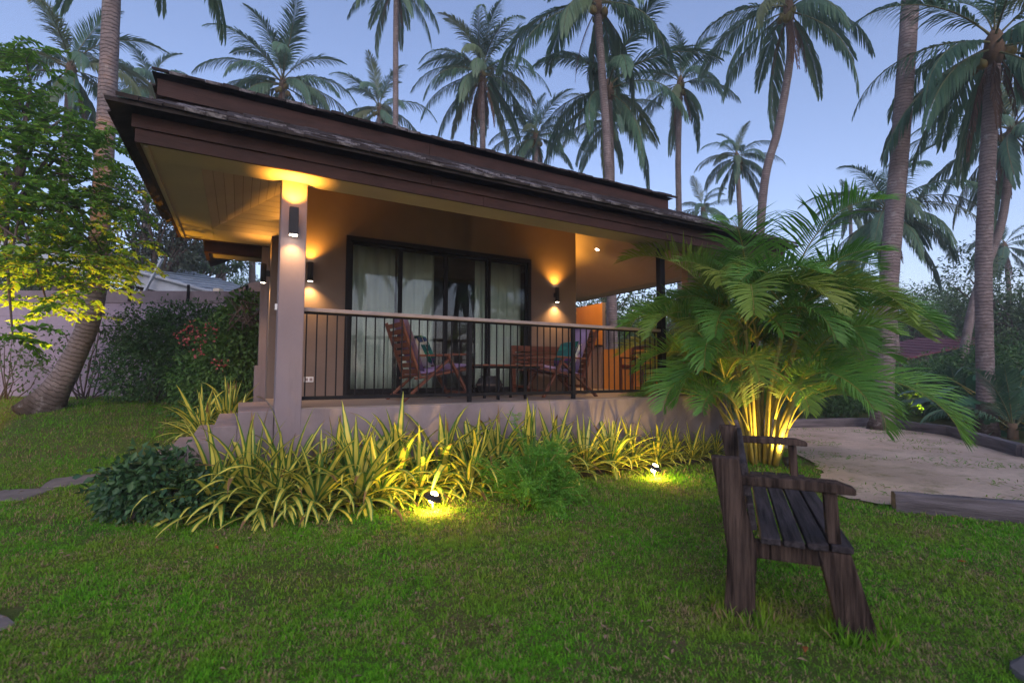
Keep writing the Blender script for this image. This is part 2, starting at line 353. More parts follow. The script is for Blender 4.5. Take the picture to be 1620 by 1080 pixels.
# ================================================================== THE SETTING
def spaced(lo, hi, a, b, fine, coarse):
    inner = np.arange(a, b + 1e-6, fine); left = []; x = a; s = fine
    while x > lo: s = min(s * 1.35, coarse); x -= s; left.append(x)
    right = []; x = b; s = fine
    while x < hi: s = min(s * 1.35, coarse); x += s; right.append(x)
    return np.array(left[::-1] + list(inner) + right)
gx = spaced(-400, 500, -9, 9, .2, 40); gy = spaced(-300, 600, -1, 16, .2, 40)
GX, GY = np.meshgrid(gx, gy); GZ = terr(GX, GY)
idx = np.arange(GX.size).reshape(GX.shape)
GF = np.stack([idx[:-1, :-1], idx[:-1, 1:], idx[1:, 1:], idx[1:, :-1]], -1).reshape(-1, 4)
tag(link('lawn', np_mesh('lawn', np.stack([GX, GY, GZ], -1).reshape(-1, 3), GF, M['lawn'], smooth=True)), kind='structure')

SAND = [(8.2, 6.9), (11.87, 6.75), (12.75, 5.7), (12.2, 4.3), (10.1, 2.7), (8.6, .3), (6.4, 1.1), (5.66, 1.72), (5.3, 2.36), (5.28, 2.75), (5.7, 3.15), (6.35, 3.45), (7.1, 4.1), (7.9, 4.95)]
def sheet(name, poly, z, m, wob=0.0):
    bm = bmesh.new(); rnd = random.Random(5); pts = []
    for i, p in enumerate(poly):
        q = poly[(i + 1) % len(poly)]
        for k in range(8):
            t = k / 8; pts.append((p[0] + (q[0] - p[0]) * t + rnd.uniform(-wob, wob), p[1] + (q[1] - p[1]) * t + rnd.uniform(-wob, wob), z))
    bm.faces.new([bm.verts.new(p) for p in pts]); bmesh.ops.recalc_face_normals(bm, faces=bm.faces)
    me = bpy.data.meshes.new(name); bm.to_mesh(me); bm.free(); me.materials.append(m)
    if me.polygons[0].normal.z < 0: me.flip_normals()
    return tag(link(name, me), kind='structure')
sheet('sand_yard', SAND, .018, M['sand'], .05)
BED = [(-.1, 5.16), (.05, 4.72), (1.3, 4.62), (2.9, 4.6), (4.2, 4.72), (5.6, 4.62), (6.7, 4.7), (6.8, 5.13)]
sheet('planting_bed', BED, .02, M['soil'], .04)

# ================================================================== THE BUNGALOW
house = empty('bungalow', (0, 0, 0), 0, 'single-storey taupe bungalow with two-tier shingle roof and raised verandah', 'house')
ZD, ZS = .885, 3.096
def part(name, m, *boxes, parent=None, bevel=0.0, label=None):
    b = MB()
    for x in boxes: b.box(*x)
    return b.build(name, m, parent or house, bevel, label)
# base and floor
part('plinth', M['plinth'], (.30, 6.75, 5.137, 7.074, -.2, .872), bevel=.008)
part('verandah_floor', M['floor'], (.30, 6.745, 5.141, 7.074, .872, ZD))
part('plinth', M['plinth'], (5.27, 8.0, 7.08, 10.3, -.2, .87))
part('verandah_floor', M['floor'], (5.27, 8.0, 7.08, 10.3, .87, ZD))
# steps down from the landing to the stepping stones
for i in range(5):
    part('step', M['plinth'], (.0 - .19 * i, .296 if i == 0 else .0 - .19 * (i - 1) - .002, 5.15 + .003 * i, 6.7, -.2, .866 - .125 * i), bevel=.006)
# column and walls
part('column', M['plaster'], (.302, .534, 5.133, 5.37, .5, 3.12), bevel=.006)
part('wall', M['wallbrown'], (.46, 1.262, 7.078, 7.2, .888, 4.3))
part('wall', M['wallbrown'], (4.306, 5.265, 7.078, 7.2, .888, 4.3))
part('wall', M['wallbrown'], (1.262, 4.306, 7.078, 7.2, 3.16, 4.3))
part('wall', M['wallbrown'], (.33, .458, 7.41, 7.6, -.1, 3.095), label='narrow taupe wall end lit by the side lamp')
part('wall', M['plaster'], (.335, .45, 7.602, 10.2, -.1, 3.3))
part('wall', M['plaster'], (5.15, 5.262, 7.202, 10.2, .888, 4.3))
part('wall', M['plaster'], (.452, 5.148, 10.08, 10.2, 0, 4.3))
part('pilaster', M['plaster'], (.235, .333, 8.05, 8.36, .2, 3.08)); part('pilaster', M['plaster'], (.19, .333, 8.02, 8.40, .0, 1.32))
part('room_floor', M['floor'], (.46, 5.14, 7.205, 10.07, .8, .9)); part('room_ceiling', M['plaster_in'], (.46, 5.14, 7.205, 10.07, 3.3, 3.35))
# split-stone end wall behind the areca palm, partition and counter on the side verandah
part('stone_wall', M['stonewall'], (6.62, 7.55, 5.72, 5.86, .0, 3.09))
part('partition', M['orange'], (6.59, 6.66, 6.35, 7.93, ZD + .002, 1.70), label='orange half-height wooden partition')
part('partition', M['orange'], (6.60, 6.66, 7.94, 8.86, 1.80, 2.68), label='tall orange wooden panel above the counter')
part('counter', M['plaster'], (6.54, 6.66, 7.94, 8.86, ZD + .002, 1.76)); part('counter_top', M['black'], (6.44, 6.66, 7.935, 8.87, 1.762, 1.795))
part('partition_edge', M['plaster'], (6.585, 6.665, 7.932, 7.938, 1.70, 2.69))
# posts
part('post', M['black'], (5.44, 5.53, 5.21, 5.30, ZD + .001, 3.1)); part('post', M['black'], (7.66, 7.74, 5.24, 5.32, .0, 3.1))
# flat soffit bands
T = .03
part('soffit_band', M['soffit'], (-.77, 7.83, 4.85, 5.22, ZS, ZS + T)); part('soffit_band', M['soffit'], (-.77, -.37, 5.222, 8.06, ZS, ZS + T))
part('soffit_band', M['soffit'], (-.368, .50, 7.41, 8.06, ZS, ZS + T)); part('soffit_band', M['soffit'], (7.43, 7.83, 5.222, 10.4, ZS, ZS + T))
part('soffit_band', M['soffit'], (-.45, .33, 8.30, 8.85, 3.0, 3.03)); part('fascia_board', M['fascia'], (-.50, .33, 8.19, 8.296, 2.95, 3.15)); part('fascia_board', M['fascia'], (-.50, -.452, 8.3, 8.85, 2.95, 3.15))
# vaulted verandah ceiling: boards run level on each slope (slope one in two)
SL = .5
def slope_board(ax, t0, t1, lo, hi, hi2lo):
    """one board of the left ('x') or back ('y') slope, mitred at 45 degrees"""
    g = .0022; b = MB(); th = .018; vsb = []
    for t in (t0 + g, t1 - g):
        for e in (0, 1):
            if ax == 'x': x = -.37 + t; y = (5.222 + t) if e == 0 else (7.41 - t)
            else: y = 7.41 - t; x = (-.37 + t) if e == 0 else .52
            z = ZS + SL * t; vsb.append((x, y, z))
    (a, b_, c, d) = vsb; top = [(p[0], p[1], p[2] + th) for p in vsb]
    b.add([a, b_, d, c] + [top[0], top[1], top[3], top[2]], [(0, 1, 2, 3), (7, 6, 5, 4), (0, 4, 5, 1), (1, 5, 6, 2), (2, 6, 7, 3), (3, 7, 4, 0)])
    return b
W = .085
for i in range(10): slope_board('x', i * W, (i + 1) * W, 0, 0, 0).build('ceiling_board', M['board'], house)
for i in range(10): slope_board('y', i * W, (i + 1) * W, 0, 0, 0).build('ceiling_board', M['board'], house)
def poly(name, m, pts, parent=None, th=.02):
    n = len(pts); b = MB(); top = [(p[0], p[1], p[2] + th) for p in pts]
    b.add(list(pts) + top, [tuple(range(n)), tuple(range(2 * n - 1, n - 1, -1))] + [(i, (i + 1) % n, n + (i + 1) % n, n + i)[::-1] for i in range(n)])
    return b.build(name, m, parent or house)
poly('ceiling_backing', M['backing'], [(-.37, 5.222, ZS + .022), (-.37, 7.41, ZS + .022), (.52, 6.52, ZS + .467), (.52, 6.112, ZS + .467)])
poly('ceiling_backing', M['backing'], [(-.37, 7.41, ZS + .022), (.52, 7.41, ZS + .022), (.52, 6.52, ZS + .467)])
poly('front_ceiling_slope', M['soffit'], [(-.37, 5.222, ZS + .001), (7.43, 5.222, ZS + .001), (5.27, 7.382, ZS + 1.081), (5.27, 7.074, ZS + .927), (.53, 7.074, ZS + .927), (.53, 6.122, ZS + .451)])
poly('right_ceiling_slope', M['soffit'], [(7.43, 5.222, ZS + .001), (7.43, 10.4, ZS + .001), (5.27, 10.4, ZS + 1.081), (5.27, 7.382, ZS + 1.081)])
part('ceiling_filler', M['soffit'], (.522, .528, 6.0, 7.074, ZS + .2, 4.2))
# fascias: lower board, upper board set further out, lip under the shingles
def ring(name, m, x0, x1, y0, y1, z0, z1, th, yb, left_only=True):
    cut = [x0, x0 + (x1 - x0) * (.36 if z0 < 3.15 else .29), x0 + (x1 - x0) * (.7 if z0 < 3.15 else .62), x1]
    for a, c in zip(cut[:-1], cut[1:]): part(name, m, (a + .002, c - .002, y0, y0 + th, z0, z1))
    part(name, m, (x0, x0 + th, y0 + th + .002, yb, z0, z1)); part(name, m, (x1 - th, x1, y0 + th + .002, y1, z0, z1))
ring('fascia_board', M['fascia'], -.80, 7.86, 4.82, 10.4, 3.085, 3.195, .029, 8.08)
ring('fascia_board', M['fascia'], -.822, 7.882, 4.80, 10.4, 3.197, 3.305, .05, 8.12)
part('fascia_board', M['fascia'], (-.83, .3, 8.062, 8.09, 3.085, 3.3))
part('soffit_batten', M['soffit'], (-.745, -.72, 4.87, 8.04, 3.07, 3.094))
# roofs
LZ = 3.335; LX0, LX1, LY0, LY1 = -.97, 8.03, 4.645, 10.6; RS = .54; IN = 1.66
def frustum(b, x0, x1, y0, y1, z, inset, slope, th=.03):
    i, h = inset, inset * slope
    P = [(x0, y0, z), (x1, y0, z), (x1, y1, z), (x0, y1, z), (x0 + i, y0 + i, z + h), (x1 - i, y0 + i, z + h), (x1 - i, y1 - i, z + h), (x0 + i, y1 - i, z + h)]
    b.add(P, [(0, 1, 5, 4), (1, 2, 6, 5), (2, 3, 7, 6), (3, 0, 4, 7), (4, 5, 6, 7)])
h_ = IN * RS; b = MB()
b.add([(LX0, LY0, LZ), (LX1, LY0, LZ), (LX1 - IN, LY0 + IN, LZ + h_), (LX0 + IN, LY0 + IN, LZ + h_), (LX0, 8.25, LZ), (LX0 + IN, 8.25, LZ + h_), (LX1, LY1, LZ), (LX1 - IN, LY1, LZ + h_), (LX0 + IN, LY1, LZ + h_), (.45, 8.25, LZ + .728)],
      [(0, 1, 2, 3), (4, 0, 3, 5), (1, 6, 7, 2), (3, 2, 7, 8)])
lr = b.build('lower_roof', M['shingle'], house); sm = lr.modifiers.new('solid', 'SOLIDIFY'); sm.thickness = .03
b = MB(); b.add([(-.55, 8.24, 3.19), (-.55, LY1, 3.19), (.72, LY1, 3.85), (.72, 8.24, 3.85)], [(0, 3, 2, 1)]); o = b.build('rear_roof', M['shingle'], house); sm = o.modifiers.new('solid', 'SOLIDIFY'); sm.thickness = .03
part('gable_end', M['fascia'], (-.8, .72, 8.20, 8.238, 3.31, 3.42)); part('clerestory', M['fascia'], (-.62, -.57, 5.95, 8.2, 3.46, 4.1))
UX0, UX1, UY0, UY1, UZ = -.84, 6.28, 5.70, 9.6, 4.15
b = MB(); frustum(b, UX0, UX1, UY0, UY1, UZ, 1.9, .46); ur = b.build('upper_roof', M['shingle'], house)
def ring2(name, x0, x1, y0, y1, z0, z1, th):
    cut = [x0, x0 + (x1 - x0) * .4, x0 + (x1 - x0) * .74, x1]
    for a, c in zip(cut[:-1], cut[1:]): part(name, M['fascia'], (a + .002, c - .002, y0, y0 + th, z0, z1))
    part(name, M['fascia'], (x0, x0 + th, y0 + th + .002, y1, z0, z1)); part(name, M['fascia'], (x1 - th, x1, y0 + th + .002, y1, max(z0, 3.93), z1))
ring2('fascia_board', -.74, 6.12, 5.82, 9.5, 3.75, 3.95, .12); ring2('fascia_board', -.80, 6.22, 5.76, 9.5, 3.952, 4.118, .1)
# shingles: the eave courses one by one, the rest joined
rnd = random.Random(3)
def shingle_verts(w, l, th): return [(-w / 2, 0, 0), (w / 2, 0, 0), (w / 2, l, 0), (-w / 2, l, 0), (-w / 2, 0, th), (w / 2, 0, th), (w / 2, l, th * .4), (-w / 2, l, th * .4)]
SF = [(0, 3, 2, 1), (4, 5, 6, 7), (0, 1, 5, 4), (1, 2, 6, 5), (2, 3, 7, 6), (3, 0, 4, 7)]
sh_mesh = []
for k in range(10):
    w = rnd.uniform(.125, .155); b = MB(); v = shingle_verts(w, .26, rnd.uniform(.02, .036))
    v[0] = (v[0][0], rnd.uniform(-.012, .012), 0); v[4] = (v[4][0], v[0][1], v[4][2]); v[1] = (v[1][0], rnd.uniform(-.012, .012), 0); v[5] = (v[5][0], v[1][1], v[5][2])
    b.add(v, SF); sh_mesh.append(b.mesh('shingle', M['shingle_pale'] if k in (3, 7) else M['shingle']))
ang = math.atan(RS)
rest = MB(); nsh = 0
for row in range(10):
    t = row * .13 - .035; x = LX0 + max(t, 0) + rnd.uniform(0, .1) - .02; xe = LX1 - max(t, 0)
    while x < xe:
        tilt = ang + rnd.uniform(-.02, .05); y, z = LY0 + t, LZ + t * RS + .012 + rnd.uniform(0, .006)
        me = sh_mesh[rnd.randrange(10)] if rnd.random() < .8 else sh_mesh[3]
        if row < 4 and nsh < 240:
            link('shingle', me, lr, loc=(x + .07, y, z), rot=(tilt, rnd.uniform(-.03, .03), rnd.uniform(-.03, .03))); nsh += 1
        else:
            Mx = Matrix.Translation((x + .07, y, z)) @ Matrix.Rotation(tilt, 4, 'X') @ Matrix.Rotation(rnd.uniform(-.03, .03), 4, 'Y')
            rest.add([Mx @ Vector(q) for q in shingle_verts(.14, .26, .018)], SF)
        x += .148
o = rest.build('shingles', M['shingle'], lr, kind='stuff')
rest = MB()
for row in range(4):                          # left eave courses
    t = row * .13 - .03; y = LY0 + max(t, 0) + .3
    while y < 8.1:
        Mx = Matrix.Translation((LX0 + t, y + .07, LZ + t * RS + .014)) @ Matrix.Rotation(-math.pi / 2, 4, 'Z') @ Matrix.Rotation(ang + rnd.uniform(-.02, .04), 4, 'X')
        rest.add([Mx @ Vector(q) for q in shingle_verts(.14, .26, .018)], SF); y += .148
rest.build('shingles', M['shingle'], lr, kind='stuff')
x = UX0; a2 = math.atan(.46)
while x < UX1 and nsh < 290:
    link('shingle', sh_mesh[rnd.randrange(10)], ur, loc=(x + .07, UY0 - .03, UZ - .002 + rnd.uniform(0, .012)), rot=(a2 + rnd.uniform(-.03, .05), rnd.uniform(-.05, .05), rnd.uniform(-.04, .04))); nsh += 1; x += .15
rest = MB()
for row in range(1, 12):
    t = row * .13 - .03; x = UX0 + max(t, 0)
    while x < UX1 - max(t, 0):
        Mx = Matrix.Translation((x + .07, UY0 + t, UZ + t * .46 + .01)) @ Matrix.Rotation(a2 + rnd.uniform(-.02, .04), 4, 'X')
        rest.add([Mx @ Vector(q) for q in shingle_verts(.14, .26, .018)], SF); x += .15
for t in (-.03, .1, .23):
    y = UY0 + max(t, 0) + .3
    while y < UY1:
        Mx = Matrix.Translation((UX0 + t, y + .07, UZ + t * .46 + .01)) @ Matrix.Rotation(-math.pi / 2, 4, 'Z') @ Matrix.Rotation(a2 + rnd.uniform(-.02, .04), 4, 'X')
        rest.add([Mx @ Vector(q) for q in shingle_verts(.14, .26, .018)], SF)
        Mx = Matrix.Translation((UX1 - t, y + .07, UZ + t * .46 + .01)) @ Matrix.Rotation(math.pi / 2, 4, 'Z') @ Matrix.Rotation(a2 + rnd.uniform(-.02, .04), 4, 'X')
        rest.add([Mx @ Vector(q) for q in shingle_verts(.14, .26, .018)], SF); y += .15
rest.build('shingles', M['shingle'], ur, kind='stuff')
# sliding glass door
DX0, DX1, DZ1 = 1.28, 4.288, 3.135
door = part('sliding_door', M['black'], (DX0 - .018, DX0 + .045, 7.05, 7.19, .886, DZ1 + .022), (DX1 - .045, DX1 + .018, 7.05, 7.19, .886, DZ1 + .022), (DX0 + .045, DX1 - .045, 7.052, 7.19, DZ1 - .045, DZ1 + .022), (DX0 + .045, DX1 - .045, 7.052, 7.19, .886, .93))
for i in range(4):
    x0 = DX0 + .045 + i * (DX1 - DX0 - .09) / 4; x1 = x0 + (DX1 - DX0 - .09) / 4; yy = 7.085 if i in (0, 3) else 7.125; e = .035
    part('sash', M['black'], (x0, x0 + e, yy, yy + .035, .932, DZ1 - .047), (x1 - e, x1, yy, yy + .035, .932, DZ1 - .047), (x0 + e, x1 - e, yy, yy + .035, DZ1 - .09, DZ1 - .047), (x0 + e, x1 - e, yy, yy + .035, .932, .99), parent=door)
    part('pane', M['glass'], (x0 + e, x1 - e, yy + .014, yy + .02, .99, DZ1 - .09), parent=door)
# curtains behind the glass
def curtain(x0, x1, label, seed):
    r2 = random.Random(seed); n = int((x1 - x0) / .012); zs = [.93, 1.3, 1.8, 2.4, 3.2]; V, F = [], []; ph = [r2.uniform(0, 6) for _ in range(3)]
    for zi, z in enumerate(zs):
        k = .6 + .4 * (1 - zi / 4)
        for i in range(n + 1):
            x = x0 + (x1 - x0) * i / n
            V.append((x + .012 * k * math.sin(x * 37 + ph[0]), 7.30 + .035 * k * math.sin(x * 46 + ph[1] + .5 * math.sin(x * 9)) + .02 * math.sin(x * 21 + ph[2]), z))
    for zi in range(4):
        for i in range(n): a = zi * (n + 1) + i; F.append((a, a + 1, a + n + 2, a + n + 1))
    o = link('curtain', np_mesh('curtain', V, F, M['curtain'], smooth=True)); tag(o, label, 'curtain', 'curtains behind the sliding door')
    s = o.modifiers.new('solid', 'SOLIDIFY'); s.thickness = .003
curtain(1.33, 2.02, 'pale grey curtain in the door panel next to the column-side wall lamp', 1)
curtain(2.06, 2.66, 'pale grey curtain behind the reclining chair with the white pillow', 2)
curtain(3.36, 3.55, 'narrow bunched pale curtain edge beside the dark door gap', 3)
curtain(3.58, 4.24, 'pale grey curtain in the door panel nearest the loveseat', 4)

# verandah railing
rail = empty('verandah_railing', (.54, 5.257, ZD), 0, 'black baluster railing with taupe handrail along the verandah edge', 'railing')
def rp(name, m, x0, x1, y0, y1, z0, z1, bevel=0): b = MB(); b.box(x0 - .54, x1 - .54, y0 - 5.257, y1 - 5.257, z0 - ZD, z1 - ZD); return b.build(name, m, rail, bevel)
rp('handrail', M['rail'], .536, 5.438, 5.217, 5.297, 1.836, 1.876, .006); rp('bottom_rail', M['black'], .536, 5.438, 5.242, 5.272, .955, .992)
rp('top_rail', M['black'], .536, 5.438, 5.247, 5.267, 1.815, 1.834)
bal = None; x = .572
while x < 5.4:
    if bal is None: bm_ = MB(); bm_.box(-.006, .006, -.006, .006, .993 - ZD, 1.814 - ZD); bal = bm_.mesh('baluster', M['black'])
    if abs(x - 2.36) > .03 and abs(x - 3.86) > .03: link('baluster', bal, rail, loc=(x - .54, 0, 0))
    x += .0975
for xx in (2.36, 3.86): rp('post', M['black'], xx - .022, xx + .022, 5.235, 5.279, ZD + .001, 1.813)

# wall lamps (up and down light)
def wall_lamp(x, y, z0, z1, out, label, square=False, up=1.0, dn=1.0, cw=.075):
    """out: unit vector away from the wall"""
    L = empty('wall_lamp', (x, y, z0), 0, label, 'wall lamp', 'black up-down wall lamps'); ox, oy = out; h = z1 - z0; c = np.array([ox, oy, 0]) * .085
    b = MB()
    if square: b.box(c[0] - cw / 2, c[0] + cw / 2, c[1] - cw / 2, c[1] + cw / 2, 0, h)
    else: b.lathe([(cw / 2 - .004, .012), (cw / 2 - .004, 0), (cw / 2, 0), (cw / 2, h), (cw / 2 - .004, h), (cw / 2 - .004, h - .012)], c, 24)
    b.build('body', M['lampbody'], L, .003 if square else 0)
    b = MB(); b.box(min(.001 * ox, c[0]) - (.02 if oy else 0), max(.001 * ox, c[0]) + (.02 if oy else 0), min(.001 * oy, c[1]) - (.02 if ox else 0), max(.001 * oy, c[1]) + (.02 if ox else 0), h * .35, h * .65); b.build('bracket', M['lampbody'], L)
    for zz in (-.001, h - .006):
        b = MB(); r0 = cw / 2 - .006
        if square: b.box(c[0] - r0, c[0] + r0, c[1] - r0, c[1] + r0, zz - .003, zz)
        else: b.lathe([(0.0001, zz), (r0, zz)], c, 20)
        b.build('lens', M['lens'], L)
    light('up_light', 'SPOT', (c[0], c[1], h + .012), 26 * up, WARM, L, (0, 0, 1), .018, 120, 1.0)
    light('down_light', 'SPOT', (c[0], c[1], -.014), 20 * dn, (1.0, .56, .2), L, (0, 0, -1), .018, 120, 1.0)
wall_lamp(.409, 5.131, 2.545, 2.81, (0, -1), 'square black lamp on the front face of the verandah column', True, 1.2, .5, .08)
wall_lamp(.79, 7.076, 2.445, 2.70, (0, -1), 'round black lamp on the wall between column and sliding door')
wall_lamp(4.80, 7.076, 2.45, 2.705, (0, -1), 'round black lamp on the wall beside the loveseat end')
wall_lamp(.328, 7.47, 2.45, 2.71, (-1, 0), 'black lamp on the narrow side wall above the steps', False, .3, .6)
wall_lamp(5.267, 8.5, 2.45, 2.71, (1, 0), 'added black lamp, unseen round the corner, lighting the side verandah ceiling', False, 4.0, 1.5)  # extra lamp hidden by the wall, added to turn the side ceiling orange
dl = empty('downlight', (6.22, 7.64, ZS + .605 - .004), 0, 'small round recessed downlight in the side verandah ceiling', 'downlight')
b = MB(); b.lathe([(.045, .02), (.06, .0), (.045, -.004), (.036, .004)], (0, 0, 0), 24); o = b.build('trim_ring', M['white'], dl); o.rotation_euler = (0, math.atan(.5), 0)
b = MB(); b.lathe([(.0001, -.002), (.036, -.002)], (0, 0, 0), 20); o = b.build('lens', M['lens'], dl); o.rotation_euler = (0, math.atan(.5), 0)
light('lamp', 'SPOT', (-.02, 0, -.04), 70, (1, .55, .18), dl, (0, 0, -1), .03, 150, .8)
so = empty('wall_socket', (.815, 7.076, 1.128), 0, 'small white double socket plate low on the verandah wall', 'socket')
b = MB(); b.box(-.06, .06, -.012, -.001, -.035, .035); b.build('plate', M['white'], so, .003)
for dx in (-.028, .028): b = MB(); b.box(dx - .018, dx + .018, -.015, -.0122, -.02, .02); b.build('socket_face', M['rail'], so)
bx = empty('junction_box', (.298, 5.2, 1.86), 0, 'tiny white plastic box on the side of the verandah column', 'box'); b = MB(); b.box(-.02, .002, -.02, .02, -.03, .03); b.build('lid', M['white'], bx, .003)
# ================================================================== FURNITURE
def cushion_mb(b, c0, u, v, n, lu, lv, th, k=6):
    """a padded slab: centre c0, unit axes u, v, normal n"""
    c0, u, v, n = map(lambda q: np.array(q, float), (c0, u, v, n)); V, F = [], []
    for side in (1, -1):
        for i in range(k + 1):
            for j in range(k + 1):
                a, c = 2 * i / k - 1, 2 * j / k - 1; e = (1 - abs(a) ** 5) ** .5 * (1 - abs(c) ** 5) ** .5
                V.append(c0 + u * lu / 2 * a + v * lv / 2 * c + n * side * th / 2 * (.35 * (e > 0) + .65 * e) * (1 if e > 0 else .3))
    m = (k + 1) ** 2
    for s in (0, 1):
        for i in range(k):
            for j in range(k):
                a = s * m + i * (k + 1) + j; q = (a, a + k + 1, a + k + 2, a + 1); F.append(q if s == 0 else q[::-1])
    rim = [i * (k + 1) for i in range(k)] + [k * (k + 1) + j for j in range(k)] + [(k - i) * (k + 1) + k for i in range(k)] + [k - j for j in range(k)]
    for i in range(len(rim)): a, c = rim[i], rim[(i + 1) % len(rim)]; F.append((a, c, m + c, m + a))
    b.add(V, F, None, True)
def recliner(loc, rz, label, pil_label):
    t = empty('reclining_chair', loc, rz, label, 'chair', 'folding wooden recliners on the verandah'); w = .56
    for s in (-1, 1):
        y = s * w / 2
        MB().bar((.22, y, .27), (-.03, y, .97), .028, .065, (0, 1, 0)).build('back_stile', M['teak'], t, .004)
        MB().bar((.16, y * .93, .27), (.92, y * .93, .40), .028, .06, (0, 1, 0)).build('seat_rail', M['teak'], t, .004)
        MB().bar((.0, y * 1.05, .0), (.60, y * 1.05, .52), .028, .06, (0, 1, 0)).build('leg', M['teak'], t, .004)
        MB().bar((.88, y * 1.13, .0), (.56, y * 1.13, .55), .028, .06, (0, 1, 0)).build('leg', M['teak'], t, .004)
        MB().bar((.19, y * 1.13, .545), (.86, y * 1.13, .575), .065, .025).build('armrest', M['teak'], t, .004)
    for i in range(8):
        f = .12 + i * .115; MB().bar((.22 - .25 * f, -w / 2 + .015, .27 + .7 * f), (.22 - .25 * f, w / 2 - .015, .27 + .7 * f), .055, .018, (-.94, 0, -.33)).build('back_slat', M['teak'], t)
    for i in range(8):
        f = .05 + i * .128; MB().bar((.16 + .76 * f, -w / 2 + .03, .285 + .13 * f + .015), (.16 + .76 * f, w / 2 - .03, .285 + .13 * f + .015), .06, .016).build('seat_slat', M['teak'], t)
    MB().bar((.07, -w / 2, .06), (.07, w / 2, .06), .03, .03).build('stretcher', M['teak'], t); MB().bar((.83, -w / 2, .09), (.83, w / 2, .09), .03, .03).build('stretcher', M['teak'], t)
    d = nrm((.76, 0, .13)); b = MB(); cushion_mb(b, (.56, 0, .385), d, (0, 1, 0), np.cross(d, (0, 1, 0)) * -1 * -1, .74, .5, .075); b.build('seat_cushion', M['cushion'], t)
    d = nrm((-.25, 0, .7)); n = nrm((.7, 0, .25)); b = MB(); cushion_mb(b, np.array((.105, 0, .67)) + n * .065, d, (0, 1, 0), n, .72, .5, .075); b.build('back_cushion', M['cushion'], t)
    # pillow leans on the back cushion
    p = empty('pillow', loc, rz, pil_label, 'pillow', 'leaf-print pillows'); d = nrm((-.30, 0, .62)); n = nrm((.62, 0, .30))
    b = MB(); cushion_mb(b, np.array((.30, .02, .60)) + n * .05, d, (0, 1, 0), n, .40, .44, .15, 8); b.build('cover', M['pillow'], p)
    b = MB(); cushion_mb(b, np.array((.30, .02, .60)) + n * .045, d, (0, 1, 0), n, .41, .45, .02, 4); b.build('piping', M['white'], p)
    b = MB(); cushion_mb(b, np.array((.285, .02, .59)) + n * .0, d, (0, 1, 0), n, .38, .42, .13, 6); b.build('back_panel', M['white'], p)
recliner((1.66, 5.92, ZD), R(3), 'reddish wooden recliner with purple cushions, backed towards the column', 'leaf-print pillow with white back on the recliner nearer the column')
recliner((4.58, 5.92, ZD), R(180 - 6), 'reddish wooden recliner with purple cushions, backed towards the side verandah', 'teal leaf-print pillow on the recliner beside the loveseat')
ls = empty('wooden_loveseat', (4.45, 6.70, ZD), 0, 'reddish slatted wooden loveseat against the verandah wall behind the recliner', 'bench')
for s in (-1, 1):
    x = s * .53
    MB().bar((x, -.26, 0), (x, -.26, .62), .05, .05, (0, 1, 0)).build('leg', M['teak'], ls); MB().bar((x, .25, 0), (x, .30, .74), .05, .05, (0, 1, 0)).build('leg', M['teak'], ls)
    MB().bar((x, -.32, .625), (x, .26, .625), .07, .025).build('armrest', M['teak'], ls); MB().bar((x, -.25, .12), (x, .25, .12), .03, .04).build('stretcher', M['teak'], ls)
for i in range(5): MB().bar((-.52, -.24 + .1 * i, .38), (.52, -.24 + .1 * i, .38), .08, .022).build('seat_slat', M['teak'], ls)
for i in range(5): MB().bar((-.51, .262 + .005 * i, .45 + .065 * i), (.51, .262 + .005 * i, .45 + .065 * i), .02, .045).build('back_slat', M['teak'], ls)
MB().bar((-.56, .305, .755), (.56, .305, .755), .035, .06).build('top_rail', M['teak'], ls); MB().bar((-.5, -.25, .345), (.5, -.25, .345), .025, .05).build('apron', M['teak'], ls)
ct = empty('coffee_table', (3.08, 5.72, ZD), 0, 'low dark slatted coffee table between the two recliners', 'table')
for i in range(5): b = MB(); b.box(-.46, .46, -.25 + i * .103, -.25 + i * .103 + .092, .43, .45); b.build('top_slat', M['teak'], ct)
for sx in (-.4, .4):
    for sy in (-.2, .2): MB().bar((sx * .5, sy, 0), (sx * .5, sy, .428), .03, .03, (0, 1, 0)).build('leg', M['black'], ct)
b = MB(); b.box(-.42, .42, -.21, -.19, .40, .428); b.build('apron', M['black'], ct); b = MB(); b.box(-.42, .42, .21, .23, .40, .428); b.build('apron', M['black'], ct)
pt = empty('floor_pot', (3.35, 6.72, ZD), 0, 'dark round pot on the verandah floor in front of the glass door', 'pot')
b = MB(); b.lathe([(.0001, 0), (.12, 0), (.19, .1), (.2, .17), (.16, .25), (.13, .27), (.15, .29), (.13, .29), (.1, .2), (.0001, .19)], n=24); b.build('bowl', M['lampbody'], pt)
b = MB(); b.lathe([(.205, .14), (.212, .155), (.205, .17)], n=24); b.build('band', M['bark'], pt)
sc = empty('dining_chair', (5.98, 6.30, ZD), R(200), 'dark wooden chair with reddish seat by the orange partition', 'chair')
for sx in (-.2, .2):
    for sy in (-.2, .2): MB().bar((sx, sy, 0), (sx - (.05 if sx < 0 else 0), sy, .86 if sx < 0 else .6), .035, .035, (0, 1, 0)).build('leg', M['teak'], sc)
    MB().bar((-.23, sx * 1.0, .60), (.22, sx * 1.0, .60), .045, .02).build('armrest', M['teak'], sc)
b = MB(); b.box(-.21, .22, -.21, .21, .40, .43); b.build('seat', M['teak'], sc); b = MB(); b.box(-.19, .2, -.19, .19, .431, .48); b.build('seat_pad', mat('rust_fabric', (.3, .05, .03), None, 5, .9), sc, .015)
for i in range(3): b = MB(); b.box(-.255, -.235, -.2, .2, .55 + .1 * i, .61 + .1 * i); b.build('back_slat', M['teak'], sc)
